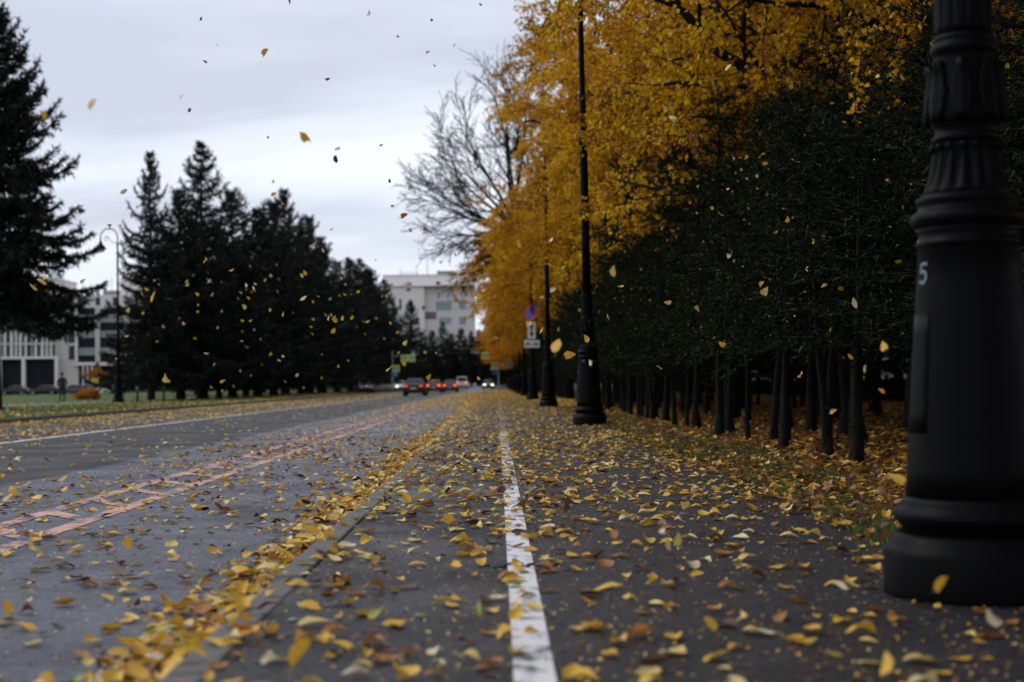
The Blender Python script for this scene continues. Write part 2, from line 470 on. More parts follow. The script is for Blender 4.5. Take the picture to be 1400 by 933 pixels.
# ------------------------------------------------------------------ the ground, road and pavement
WALK, ROAD, LAWN, VERGE = 0.10, 0.02, 0.13, 0.085
YS = [-14, -6, 0, 4, 8, 14, 22, 34, 50, 70, 100, 135, 170, 185, 200, 215, 230, 245, 260, 275, 290, 310, 420]
def sheet(name, x0, x1, z, mat, ys=YS, nx=1, kind='structure', parent=None, bumpy=0.0):
    b = MB(); vs = []; fs = []
    for j, y in enumerate(ys):
        for i in range(nx + 1):
            zz_ = z + float(G(y)) + (random.uniform(-bumpy, bumpy) if 0 < i < nx else 0)
            vs.append((x0 + (x1 - x0) * i / nx, y, zz_))
    w = nx + 1
    for j in range(len(ys) - 1):
        for i in range(nx):
            fs.append((j * w + i, j * w + i + 1, (j + 1) * w + i + 1, (j + 1) * w + i))
    b.add(vs, fs, bumpy > 0)
    o = b.build(name, mat, parent)
    if kind: o['kind'] = kind
    return o
KX0, KX1 = -0.94, -0.82           # pavement kerb
LK = -12.8                        # far kerb
EDGE = 1.95                       # pavement edge towards the trees
sheet('ground', -1500, 1500, -0.10, M['lawn'], [-200, -14, 50, 170, 200, 230, 260, 290, 310, 2500], 6)
sheet('road', LK, KX0, ROAD, M['road_asphalt'])
sheet('parking_bay', -17.5, LK, ROAD - 0.004, M['road_asphalt'], [146, 170, 185, 200, 215])
sheet('pavement', KX1 + 0.007, EDGE, WALK, M['path_asphalt'])
ysr = sorted(set([-14 + 1.6 * i for i in range(60)] + [90, 110, 140, 170, 185, 200, 215, 230, 245, 260, 275, 290, 310, 420]))
sheet('verge', EDGE - 0.02, 70, VERGE, M['leaf_litter'], ysr, 40, bumpy=0.03)
sheet('lawn', -60, LK - 0.15, LAWN, M['lawn'], [-14, 10, 30, 60, 100, 146])
sheet('lawn', -60, -17.65, LAWN, M['lawn'], [146, 170, 185, 200, 215])
sheet('lawn', -60, LK - 0.15, LAWN, M['lawn'], [215, 230, 245, 260, 275, 290, 310, 420])
sheet('footpath', -24.6, -23.0, LAWN + 0.01, M['path_concrete'], [20, 40, 70, 110, 150, 170, 200])

def strip(name, x0, x1, y0, y1, z, mat, n=1, kind='structure', label=None):
    ys = [y0 + (y1 - y0) * i / n for i in range(n + 1)]
    o = sheet(name, x0, x1, z, mat, ys, 1, kind)
    return o
strip('cycle_lane_line', 0.035, 0.150, -3, 11, WALK + 0.004, M['white_paint'], 8)
strip('cycle_lane_line', 0.035, 0.150, 11, 24, WALK + 0.004, M['scuffed_white_paint'], 8)
strip('cycle_lane_line', 0.035, 0.150, 24, 170, WALK + 0.004, M['worn_white_paint'], 8)
strip('edge_line', -8.30, -8.14, -5, 170, ROAD + 0.004, M['white_paint'], 4)
strip('edge_line', -8.30, -8.14, 170, 300, ROAD + 0.004, M['white_paint'], 9)
for y0 in (24.0, 72.0, 88.0, 104.0, 120.0): strip('parking_line', -11.3, -11.15, y0, y0 + 9.5, ROAD + 0.004, M['worn_white_paint'])
# the pink ladder marking: two rails with slanting rungs
b = MB()
for x0 in (-3.30, -2.82): b.add([(x0, 2, ROAD + 0.004), (x0 + 0.14, 2, ROAD + 0.004), (x0 + 0.14, 70, ROAD + 0.004), (x0, 70, ROAD + 0.004)], [(0, 1, 2, 3)])
for k in range(54):
    y = 3.0 + k * 1.12 + random.uniform(-.06, .06)
    b.add([(-3.16, y + 0.58, ROAD + 0.0042), (-3.16, y + 0.32, ROAD + 0.0042), (-2.82, y - 0.14, ROAD + 0.0042), (-2.82, y + 0.08, ROAD + 0.0042)], [(0, 1, 2, 3)])
b.build('ladder_marking', M['pink_paint'])['kind'] = 'structure'
# small pale dabs on the pavement
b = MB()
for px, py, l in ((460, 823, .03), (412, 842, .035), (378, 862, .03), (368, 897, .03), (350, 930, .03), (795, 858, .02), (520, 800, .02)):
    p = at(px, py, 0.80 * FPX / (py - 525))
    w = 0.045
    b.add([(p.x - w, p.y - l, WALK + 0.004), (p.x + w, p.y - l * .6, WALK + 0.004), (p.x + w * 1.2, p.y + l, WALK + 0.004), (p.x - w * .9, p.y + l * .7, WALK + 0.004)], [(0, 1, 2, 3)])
b.build('pale_dabs', M['worn_white_paint'])['kind'] = 'structure'
# the crack across the cycle line: a shallow broken lip of asphalt
b = MB()
pts = []
for i in range(34):
    x = -0.09 + 0.40 * i / 33
    pts.append((x, 6.25 + 0.05 * math.sin(i * 0.7) + random.uniform(-.02, .02), WALK + 0.003))
b.tube(pts, [0.002 + 0.010 * math.sin(PI * i / 33) * random.uniform(.5, 1.2) for i in range(34)], 5)
b.tube([(p[0] * 1.05 + .07, p[1] - 0.10 + random.uniform(-.015, .015), p[2] - 0.002) for p in pts[6:30]], [0.003 + 0.004 * random.random() for p in pts[6:30]], 5)
b.build('asphalt_crack', M['black_trim'])['kind'] = 'structure'

# kerbs: stones 1 m long
def kerb(name, x0, x1, zb, zt, runs, mat, y_single):
    root = empty(name); root['kind'] = 'structure'
    b = MB(); b.box(((0, 0, (zt + zb) / 2)), (x1 - x0, 0.985, zt - zb))
    me = b.mesh('kerb_stone', mat)
    far = MB(); nfar = 0
    for y0, y1 in runs:
        y = y0
        while y < y1:
            if y < y_single:
                o = link('kerb_stone', me, root)
                o.location = ((x0 + x1) / 2 + random.uniform(-.006, .006), y + 0.5, random.uniform(-.004, .004))
                o.rotation_euler = (0, 0, random.uniform(-.006, .006))
                bv = o.modifiers.new('bevel', 'BEVEL'); bv.width = 0.012; bv.segments = 2
            else:
                far.box(((x0 + x1) / 2 + random.uniform(-.01, .01), y + 0.5, (zt + zb) / 2 + float(G(y + .5)) + random.uniform(-.005, .005)), (x1 - x0, 0.975, zt - zb)); nfar += 1
            y += 1.0
    o = far.build('kerb_stones', mat, root); o['kind'] = 'stuff'
    return root
kerb('kerb', KX0, KX1, -0.08, WALK + 0.006, [(-8, 300)], M['kerb_granite'], 55)
kerb('kerb', LK - 0.15, LK, -0.08, LAWN + 0.03, [(20, 146), (215, 300)], M['kerb_concrete'], 90)

# ------------------------------------------------------------------ lamps
def make_lamp():
    root = empty('street_lamp')
    iron_ = M['cast_iron']
    b = MB()
    b.lathe([(.328, -.03), (.330, .02), (.328, .155), (.322, .175), (.312, .185), (.306, .19), (.300, .215), (.287, .225), (.278, .232)], 48)
    b.build('plinth', iron_, root)
    b = MB()
    b.lathe([(.262, .225), (.262, .250), (.276, .262), (.289, .285), (.289, .302), (.276, .322), (.262, .333), (.262, .342), (.254, .352), (.247, .362)], 48)
    b.build('base_moulding', iron_, root)
    b = MB()
    b.lathe([(.246, .35), (.238, .46), (.226, .62), (.213, .80), (.201, .98), (.190, 1.15), (.181, 1.285), (.186, 1.292), (.190, 1.302), (.186, 1.312), (.178, 1.32), (.180, 1.345), (.190, 1.36)], 48)
    b.build('pedestal', iron_, root)
    # service hatch on the road side: a curved plate proud of the pedestal
    b = MB(); vs = []; fs = []
    def pr(z): return .246 + (.190 - .246) * (z - .35) / .80
    for j in range(7):
        z = .60 + .44 * j / 6
        for i in range(7):
            a = R(180 + 4) + R(46) * (i / 6 - .5)
            vs.append(((pr(z) + .0012) * math.cos(a), (pr(z) + .0012) * math.sin(a), z))
    for j in range(6):
        for i in range(6): fs.append((j * 7 + i, j * 7 + i + 1, j * 7 + i + 8, j * 7 + i + 7))
    b.add(vs, fs, True)
    o = b.build('service_hatch', iron_, root)
    sm = o.modifiers.new('thick', 'SOLIDIFY'); sm.thickness = 0.004; sm.offset = -1
    b = MB()
    b.lathe([(.176, 1.355), (.200, 1.372), (.208, 1.392), (.204, 1.412), (.186, 1.424), (.178, 1.436), (.178, 1.448), (.186, 1.458), (.184, 1.474), (.170, 1.482), (.160, 1.488)], 48)
    b.build('collar', iron_, root)
    # flared, fluted neck
    b = MB()
    prof = []
    for i in range(11):
        t = i / 10; prof.append((.158 - .046 * (1 - (1 - t) ** 2), 1.485 + .20 * t))
    b.lathe(prof, 128, flute=lambda r, z, a: r + .008 * math.cos(16 * a) * min(1, max(0, (z - 1.485) * (1.685 - z) * 160)))
    b.build('fluted_neck', iron_, root)
    b = MB()
    for k in range(16):
        a = 2 * PI * k / 16; b.lathe([(.001, -.016), (.011, -.012), (.016, 0), (.011, .012), (.001, .016)], 8, (.122 * math.cos(a), .122 * math.sin(a), 1.662))
    b.build('bead_row', iron_, root)
    b = MB()
    b.lathe([(.112, 1.68), (.122, 1.690), (.122, 1.704), (.110, 1.714), (.110, 1.735), (.126, 1.75), (.131, 1.775), (.126, 1.84), (.116, 1.93), (.108, 2.0), (.110, 2.01), (.121, 2.02), (.124, 2.035), (.119, 2.05), (.108, 2.056), (.114, 2.066), (.114, 2.078), (.106, 2.086)], 40)
    b.build('capital', iron_, root)
    # acanthus leaves wrapped round the capital
    for k in range(8):
        a0 = 2 * PI * (k + .5) / 8
        b = MB(); vs = []; fs = []
        nu, nv = 9, 9
        for j in range(nv):
            t = j / (nv - 1); z = 1.755 + .225 * t
            r0 = .131 + (.108 - .131) * max(0, (z - 1.775) / .225)
            half = .040 * (0.62 + 0.5 * math.sin(PI * min(1, t * 1.15)) + .13 * math.cos(t * 24)) * (1 if t < .9 else .75)
            for i in range(nu):
                u = i / (nu - 1) * 2 - 1
                bulge = .006 + .013 * (1 - u * u) + .006 * math.cos(u * 9.4) + (.016 * max(0, t - .78) / .22 * (1 - u * u))
                a = a0 + u * half / r0
                vs.append(((r0 + bulge) * math.cos(a), (r0 + bulge) * math.sin(a), z))
        for j in range(nv - 1):
            for i in range(nu - 1): fs.append((j * nu + i, j * nu + i + 1, (j + 1) * nu + i + 1, (j + 1) * nu + i))
        b.add(vs, fs, True)
        o = b.build('acanthus_leaf', iron_, root)
        sm = o.modifiers.new('thick', 'SOLIDIFY'); sm.thickness = 0.012; sm.offset = -1
    b = MB()
    b.lathe([(.106, 2.08), (.106, 2.12), (.103, 2.42), (.103, 2.45), (.108, 2.46), (.112, 2.475), (.108, 2.49), (.094, 2.50)], 128,
            flute=lambda r, z, a: r - (.008 * max(0, math.cos(14 * a)) if 2.11 < z < 2.43 else 0))
    b.build('fluted_shaft', iron_, root)
    b = MB()
    b.lathe([(.084, 2.49), (.080, 3.6), (.074, 5.30), (.076, 5.32), (.096, 5.34), (.100, 5.37), (.092, 5.40), (.104, 5.43), (.104, 5.47), (.090, 5.50), (.072, 5.53), (.062, 5.56), (.056, 7.0), (.050, 8.9), (.052, 8.92), (.066, 8.95), (.066, 9.0), (.050, 9.04), (.038, 9.06)], 24)
    b.build('upper_shaft', iron_, root)
    b = MB()
    pts = [(0, 0, 9.0), (0, 0, 9.35)] + [(-.48 + .48 * math.cos(a), 0, 9.42 + .48 * math.sin(a)) for a in [PI * i / 16 for i in range(17)]] + [(-.96, 0, 9.28)]
    b.tube(pts, [.036] * 2 + [.034] * 17 + [.026], 10)
    b.build('arm', iron_, root)
    b = MB()
    b.tube([(-.62 + .17 * math.cos(a) * (1 - a / 14), 0, 9.30 + .17 * math.sin(a) * (1 - a / 14)) for a in [i * .42 for i in range(22)]], .014, 6)
    b.tube([(-.45, 0, 9.30), (-.3, 0, 9.12), (-.1, 0, 9.05), (0, 0, 9.08)], .016, 6)
    b.build('scroll', iron_, root)
    b = MB()
    b.lathe([(.03, 9.29), (.05, 9.27), (.045, 9.22), (.07, 9.18), (.085, 9.10), (.12, 9.02), (.20, 8.93), (.275, 8.84), (.30, 8.78), (.305, 8.72), (.29, 8.715), (.275, 8.76), (.20, 8.85), (.05, 8.92)][::-1], 28, (-.96, 0, 0))
    sh = b.build('lamp_shade', iron_, root)
    b = MB()
    b.lathe([(.02, 8.535), (.10, 8.55), (.19, 8.60), (.245, 8.67), (.255, 8.73), (.255, 8.76)], 24, (-.96, 0, 0))
    b.build('glass_globe', M['lamp_glass'], root)
    return root
LAMPX, LZ0, LDZ = 1.75, 5.30, 21.8
lamp = make_lamp()
CH[lamp.name] = kids(lamp)
place_words = ['big near black lamp post with a painted number and leaf ornament at the pavement edge',
               'black lamp post with tall slim shaft alone on the leafy pavement before the conifers',
               'black lamp post whose bell lantern hangs on a curved arm before the golden trees',
               'black lamp post carrying parking signs with a vertical arrow plate']
def lamp_at(i, x, y, label, group='cast iron lamp posts'):
    o = lamp if i == 0 else copy_tree(lamp)
    o.location = (x, y, WALK + float(G(y)))
    o.rotation_euler = (0, R(random.uniform(-.25, .1)) if i else 0, 0)
    return tag(o, label, 'street lamp', group)
LAMPS = []
for i in range(12):
    y = LZ0 + LDZ * i
    if i < 4: lab = place_words[i]
    elif i == 4: lab = 'black lamp post just beyond the one carrying the parking signs'
    elif i == 8: lab = 'far black lamp post with two blank white plates fixed at eye level'
    else: lab = 'small distant black lamp post, %s in the row from the near one' % 'first second third fourth fifth sixth seventh eighth ninth tenth eleventh twelfth'.split()[i]
    LAMPS.append(lamp_at(i, LAMPX + (0.0 if i else 0.02), y, lab))
    if i == 1: LAMPS[-1].rotation_euler = (0, R(-.5), 0)
LL = at(162, 549.5, 81.0)
ll = lamp_at(20, LL.x, 81.0, 'lone lamp post with curved arm and white bell lantern among the lawn spruces'); ll.location.z = LAWN
lx = lamp_at(21, LL.x + .3, 175.0, 'far lamp post hidden among the spruces across the road'); lx.location.z = LAWN

# painted figure on the near lamp's pedestal
def stroke5():
    b = MB()
    pts = [(.020, .072), (-.014, .072), (-.018, .040), (.002, .046), (.018, .036), (.021, .020), (.012, .004), (-.006, .001), (-.020, .008)]
    a_c = R(180 + 13)
    for (x0, z0), (x1, z1) in zip(pts[:-1], pts[1:]):
        d = Vector((x1 - x0, z1 - z0)).normalized(); n = Vector((-d.y, d.x)) * .0055
        q = []
        for (x, z, sgn) in ((x0 - d.x * .003, z0 - d.y * .003, 1), (x1 + d.x * .003, z1 + d.y * .003, 1), (x1 + d.x * .003, z1 + d.y * .003, -1), (x0 - d.x * .003, z0 - d.y * .003, -1)):
            X, Z = x + n.x * sgn, z + n.y * sgn
            zz_ = 1.155 + Z; r = .246 + (.190 - .246) * (zz_ - .35) / .80 + .0022 + .0002 * pts.index((x0, z0))
            a = a_c + X / r * 1.0
            q.append((r * math.cos(a), r * math.sin(a), zz_))
        b.add(q, [(0, 1, 2, 3)])
    return b
stroke5().build('painted_number', M['number_paint'], LAMPS[0])
b = MB()
for k in range(2):
    a = R(180 + 52 + 9 * k); b.box((.187 * math.cos(a), .187 * math.sin(a), 1.22), (.012, .012, .05), (0, 0, a))
b.build('sticker', M['number_paint'], LAMPS[1])

# ------------------------------------------------------------------ signs
def pedestrian_face(root, c, s_, yoff):
    x, z = c
    b = MB(); b.box((x, 0, z), (s_, .03, s_)); board = b.build('board', M['sign_lime'], root)
    b = MB(); b.box((x, -.019, z), (s_ * .66, .008, s_ * .66)); b.build('blue_panel', M['sign_blue'], root)
    b = MB(); h = s_ * .27
    b.prism([(x - h, z - h * .85), (x + h, z - h * .85), (x, z + h)], -.024, -.0275); b.build('white_triangle', M['sign_white'], root)
    b = MB(); k = s_ * .10
    b.prism([(x - k * 1.0, z - k * 1.9), (x - k * .4, z - k * 1.9), (x, z - k * .7), (x + k * .5, z - k * 1.9), (x + k * 1.0, z - k * 1.9), (x + k * .35, z + k * .2), (x + k * .3, z + k * .8), (x - k * .3, z + k * .8), (x - k * .35, z + k * .1)], -.0282, -.031)
    b.build('walking_figure', M['sign_black'], root)
def crossing_post(x, y, label, n_over, armdir, gz_):
    root = empty('crossing_sign_post', (x, y, gz_))
    tag(root, label, 'road sign', 'pedestrian crossing sign posts')
    b = MB(); b.lathe([(.11, 0), (.11, .3), (.075, .35), (.06, 5.2), (.05, 5.3)], 12); b.build('pole', M['metal_grey'], root)
    b = MB(); b.tube([(0, .07, 4.6), (armdir * 1.2, .07, 4.75), (armdir * 3.4, .07, 4.8)], .045, 8); b.build('arm', M['metal_grey'], root)
    for k in range(n_over):
        pedestrian_face(root, (armdir * (1.55 + .96 * k), 4.35), .88, 0)
    pedestrian_face(root, (armdir * .45, 3.05), .88, 0)
    b = MB(); b.prism([(armdir * .45 + .33 * math.cos(a), 2.25 + .33 * math.sin(a)) for a in [2 * PI * i / 20 for i in range(20)]], -.01, .01)
    b.build('blue_disc', M['sign_blue'], root)
    return root
p = at(537, 525, 185)
crossing_post(p.x, 185, 'sign post with two lime bordered crossing signs on its arm and one below', 2, 1, float(G(185)) + ROAD)
p = at(684, 525, 178)
crossing_post(0.15, 178, 'sign post beside the lamp row with lime bordered crossing sign hung over the road', 1, -1, WALK + float(G(178)))

# parking signs fixed to the fourth lamp
def sign_root(name, loc, label, group=None, rz=0):
    o = empty(name, loc, rz); return tag(o, label, 'road sign', group)
LY = LZ0 + LDZ * 3
sx, sy = LAMPX, LY - 0.14
sr = sign_root('arrow_plate', (sx - .02, sy, WALK + 3.45), 'white upright plate with a black double headed vertical arrow on the lamp post')
b = MB(); b.box((0, 0, 0), (.40, .015, .84)); b.build('board', M['sign_white'], sr, bevel=.004)
b = MB()
b.prism([(0, .33), (.12, .13), (.045, .13), (.045, -.13), (.12, -.13), (0, -.33), (-.12, -.13), (-.045, -.13), (-.045, .13), (-.12, .13)], -.009, -.013)
b.build('arrow', M['sign_black'], sr)
b = MB(); b.box((0, .05, 0), (.06, .09, .06)); b.build('bracket', M['metal_grey'], sr)
sr = sign_root('parking_plate', (sx - .02, sy, WALK + 2.78), 'white wide plate showing small black cars, fixed under the arrow plate')
b = MB(); b.box((0, 0, 0), (.78, .015, .38)); b.build('board', M['sign_white'], sr, bevel=.004)
carp = [(-.13, -.03), (-.125, .01), (-.07, .02), (-.04, .06), (.05, .06), (.085, .02), (.13, .01), (.135, -.03), (.10, -.03), (.085, -.055), (.06, -.055), (.045, -.03), (-.045, -.03), (-.06, -.055), (-.085, -.055), (-.10, -.03)]
for cxx in (-.20, .20):
    b = MB(); b.prism([(a + cxx, z) for a, z in carp], -.009, -.013); b.build('car_symbol', M['sign_black'], sr)
b = MB(); b.box((0, -.010, -.085), (.70, .004, .02)); b.build('ground_line', M['sign_black'], sr)
b = MB(); b.box((0, .05, 0), (.06, .09, .06)); b.build('bracket', M['metal_grey'], sr)
def round_sign(loc, rz, label):
    r = sign_root('no_parking_sign', loc, label, 'round no parking signs', rz)
    circ = lambda q, n=28: [(q * math.cos(2 * PI * i / n), q * math.sin(2 * PI * i / n)) for i in range(n)]
    b = MB(); b.prism(circ(.35), -.008, .008); b.build('red_ring', M['sign_red'], r)
    b = MB(); b.prism(circ(.29), -.009, -.012); b.build('blue_disc', M['sign_blue'], r)
    b = MB(); b.box((0, -.0145, 0), (.055, .004, .58), (0, R(45), 0)); b.build('red_bar', M['sign_red'], r)
    b = MB(); b.box((0, .05, 0), (.06, .09, .06)); b.build('bracket', M['metal_grey'], r)
round_sign((sx - .07, sy + .01, WALK + 4.28), R(-35), 'round blue no parking sign with red ring just above the arrow plate')
round_sign((sx + .20, sy - .05, WALK + 4.52), R(25), 'upper round blue no parking sign with red ring turned to the verge')
ly9 = LZ0 + LDZ * 7
for k in range(2):
    sr = sign_root('blank_plate', (LAMPX - .62 + .42 * k, ly9 - .14, WALK + 3.0 + float(G(ly9))), ('left one' if k == 0 else 'right one') + ' of two pale upright plates on a far lamp post', 'pale plates on a far lamp')
    b = MB(); b.box((0, 0, 0), (.30, .015, .95)); b.build('board', M['path_concrete'], sr)
    b = MB(); b.box((.25 if k == 0 else .1, .05, .1 * k), (.7 if k == 0 else .3, .04, .04)); b.build('bracket', M['metal_grey'], sr)

# ------------------------------------------------------------------ cars
def make_car(name, label, loc, rz, paint_, van=False, rear='tail_lit', front='head_off', stop=False, L=4.45, W=1.76):
    root = empty(name, loc, rz)
    tag(root, label, 'van' if van else 'car')
    hl, hw = L / 2, W / 2
    def loft(rings, nm, mat, bev=.03):
        b = MB(); vs = []; fs = []; n = len(rings[0])
        for r_ in rings: vs += r_
        for i in range(len(rings) - 1):
            for k in range(n):
                k2 = (k + 1) % n
                fs.append((i * n + k, i * n + k2, (i + 1) * n + k2, (i + 1) * n + k))
        fs.append(tuple(reversed(range(n)))); fs.append(tuple((len(rings) - 1) * n + k for k in range(n)))
        b.add(vs, fs)
        return b.build(nm, mat, root, bevel=bev)
    def ring(y, w, z0, z1, tumble=.06):
        zm = z0 + (z1 - z0) * .45
        return [(-w * .90, y, z0), (w * .90, y, z0), (w, y, zm), (w * (1 - tumble), y, z1), (-w * (1 - tumble), y, z1), (-w, y, zm)]
    if not van:
        st = [(-hl, hw * .86, .40, .78), (-hl + .10, hw * .94, .26, .95), (-hl + .55, hw, .20, 1.0), (-.9, hw, .19, .98), (.5, hw, .19, .96), (hl - 1.15, hw, .19, .93), (hl - .35, hw * .96, .20, .82), (hl - .06, hw * .88, .26, .70), (hl, hw * .80, .36, .60)]
        roof0, roof1, b0, b1, ht = -1.05, .25, -hl + .50, hl - 1.25, 1.44
    else:
        st = [(-hl, hw * .94, .35, 1.05), (-hl + .08, hw, .24, 1.12), (-1, hw, .2, 1.1), (.8, hw, .2, 1.08), (hl - .8, hw * .98, .2, 1.0), (hl - .1, hw * .9, .25, .8), (hl, hw * .8, .35, .65)]
        roof0, roof1, b0, b1, ht = -hl + .15, .95, -hl + .05, hl - .75, 1.92
    loft([ring(*s_) for s_ in st], 'body', M[paint_], .05)
    belt = .95 if not van else 1.06
    # glasshouse
    wb, wt = hw * .90, hw * .68 if not van else hw * .82
    c = MB()
    V = [(-wb, b0, belt), (wb, b0, belt), (wb, b1, belt), (-wb, b1, belt), (-wt, roof0, ht - .03), (wt, roof0, ht - .03), (wt, roof1, ht - .03), (-wt, roof1, ht - .03),
         (-wt * .85, roof0 + .12, ht), (wt * .85, roof0 + .12, ht), (wt * .85, roof1 - .15, ht), (-wt * .85, roof1 - .15, ht)]
    c.add(V, [(3, 2, 1, 0), (0, 1, 5, 4), (1, 2, 6, 5), (2, 3, 7, 6), (3, 0, 4, 7), (4, 5, 9, 8), (5, 6, 10, 9), (6, 7, 11, 10), (7, 4, 8, 11), (8, 9, 10, 11)])
    c.build('roof', M[paint_], root, bevel=.03)
    def quad_glass(nm, ia, ib, ic, id_, inset=.10, push=.006):
        P = [Vector(V[i]) for i in (ia, ib, ic, id_)]
        cen = sum(P, Vector()) / 4
        n = (P[1] - P[0]).cross(P[2] - P[0]).normalized()
        Q = [p_ + (cen - p_) * inset + n * push for p_ in P]
        g = MB(); Qb = [q - n * (push + .012) for q in Q]
        g.add(Q + Qb, [(0, 1, 2, 3), (7, 6, 5, 4), (0, 4, 5, 1), (1, 5, 6, 2), (2, 6, 7, 3), (3, 7, 4, 0)])
        g.build(nm, M['car_glass'], root)
    quad_glass('rear_window', 0, 1, 5, 4, .14); quad_glass('windscreen', 2, 3, 7, 6, .10)
    for (ia, ib, ic, id_) in ((1, 2, 6, 5), (3, 0, 4, 7)):
        quad_glass('side_window', ia, ib, ic, id_, .13)
    wr = .31
    for sx_ in (-1, 1):
        for yy in (-hl + .85, hl - .82):
            w = MB()
            ringp = [(.16, -.10), (.22, -.105), (wr - .03, -.11), (wr, -.07), (wr, .07), (wr - .03, .11), (.22, .105), (.16, .10)]
            n = len(w.v); seg = 24; vs = []; fs = []
            for r_, d in ringp:
                for k in range(seg):
                    a = 2 * PI * k / seg; vs.append((d, r_ * math.cos(a), r_ * math.sin(a)))
            for i in range(len(ringp) - 1):
                for k in range(seg):
                    k2 = (k + 1) % seg; fs.append((i * seg + k, (i + 1) * seg + k, (i + 1) * seg + k2, i * seg + k2))
            w.add(vs, fs, True)
            wheel = empty('wheel', (sx_ * (hw - .085), yy, wr)); wheel.parent = root
            w.build('tyre', M['tyre'], wheel)
            h = MB()
            h.add([(sx_ * .06, .2 * math.cos(2 * PI * k / 20), .2 * math.sin(2 * PI * k / 20)) for k in range(20)], [tuple(range(20))])
            for k in range(5):
                a = 2 * PI * k / 5; h.box((sx_ * .085, .1 * math.cos(a), .1 * math.sin(a)), (.03, .05, .19), (a - PI / 2, 0, 0))
            h.build('rim', M['rim'], wheel)
    for sx_ in (-1, 1):
        b = MB(); zt = .80 if not van else .92
        b.box((sx_ * hw * .70, -hl + .035, zt), (.28 if not van else .16, .12, .13 if not van else .42)); b.build('tail_light', M[rear], root, bevel=.015)
        b = MB(); b.box((sx_ * hw * .66, hl - .10, .66), (.38, .18, .13)); b.build('headlight', M[front], root, bevel=.02)
        b = MB(); b.box((sx_ * (hw + .06), b1 - .35, belt + .06), (.16, .10, .12)); b.build('mirror', M[paint_], root, bevel=.02)
    b = MB(); b.box((0, -hl - .004, .62 if not van else .7), (.52, .02, .12)); b.build('number_plate', M['plate_white'], root)
    b = MB(); b.box((0, -hl + .06, .36), (W * .84, .16, .16)); b.build('rear_bumper', M['black_trim'], root, bevel=.03)
    b = MB(); b.box((0, hl - .03, .42), (W * .6, .10, .16)); b.build('grille', M['black_trim'], root, bevel=.02)
    if stop:
        b = MB(); b.box((0, roof0 - .02 if not van else -hl + .1, ht - .08), (.5, .06, .07)); b.build('brake_light', M['brake_lit'], root)
    return root
def car_at(px, y, *a, **k):
    pass
def gxy(px, y, hz=None):
    p = at(px, 530, y); return (p.x, y, ROAD + float(G(y)))
make_car('parked_car', 'black saloon with red tail lights, largest car on the road', gxy(568, 119), R(-1), 'paint_black')
make_car('parked_car', 'dark red saloon with glowing brake lights beside the black saloon', gxy(594, 158), R(-1), 'paint_maroon', rear='brake_lit', stop=True)
make_car('parked_car', 'grey saloon with red tail lights between the dark red saloon and the white van', gxy(616, 168), R(-1), 'paint_graphite', rear='brake_lit')
make_car('delivery_van', 'white van with red tail lights driving away at the far end', gxy(632, 236), R(0), 'paint_white', van=True, rear='brake_lit', L=4.9, W=1.95)
make_car('oncoming_car', 'dark oncoming car with lit headlights beside the far lamp posts', gxy(668, 215), R(180), 'paint_graphite', front='head_lit', rear='tail_off')
make_car('oncoming_car', 'white car with lit headlights partly behind the black saloon', gxy(547, 205), R(188), 'paint_white', front='head_lit', rear='tail_off')
make_car('parked_car', 'dark blue car facing this way beside the lawn under the spruces', gxy(497, 160), R(195), 'paint_navy', rear='tail_off')
p = gxy(519, 208)
make_car('delivery_van', 'white van standing side on behind the spruce row near the crossing', (p[0], p[1], p[2]), R(80), 'paint_white', van=True, rear='tail_off')
def carL(px, y, label, paint_, rz, name='parked_car', **k):
    p = at(px, 530, y); make_car(name, label, (p.x, y, LAWN + .015), R(rz), paint_, rear='tail_off', **k)
carL(22, 212, 'dark car at the far left edge in front of the office block', 'paint_black', 80)
carL(61, 206, 'black saloon parked side on before the dark office entrance', 'paint_black', 88)
carL(100, 208, 'dark grey saloon parked beside the black one near the standing person', 'paint_graphite', 92)
carL(114, 216, 'silver car parked behind the grey saloon', 'paint_silver', 95)
carL(143, 207, 'white saloon parked at the right end of the row by the offices', 'paint_white', 88)

# ------------------------------------------------------------------ buildings
def bx(name, root, c, d, mat, bevel=0.0):
    b = MB(); b.box(c, d); return b.build(name, M[mat], root, bevel=bevel)
def window(root, x, z, w, h, y, pane='window_glass', frame='dark_cladding', sill=False, mull=0, depth=.10):
    """window whose frame stands proud of a wall face at y (front is -y), pane recessed inside it"""
    b = MB(); t = min(.09, w * .16)
    b.box((x - w / 2 + t / 2, y - .03, z), (t, depth, h)); b.box((x + w / 2 - t / 2, y - .03, z), (t, depth, h))
    b.box((x, y - .031, z + h / 2 - t / 2), (w - 2 * t, depth, t)); b.box((x, y - .031, z - h / 2 + t / 2), (w - 2 * t, depth, t))
    for k in range(mull):
        b.box((x - w / 2 + w * (k + 1) / (mull + 1), y - .032, z), (.06, depth - .02, h - 2 * t))
    o = b.build('window', M[frame], root)
    g = MB(); g.box((x, y - .012, z), (w - 2 * t, .02, h - 2 * t)); g.build('pane', M[pane], o)
    return o
# office block on the left, across the lawn.  px -> local x through the depth
BD = 240.0
def lx_(px): return at(px, 500, BD).x
def lz_(py, px=80): return at(px, py, BD).z
ob = empty('office_building', (0, BD, 0))
tag(ob, 'pale stone office block with tall dark windows and glass bays across the lawn', 'building')
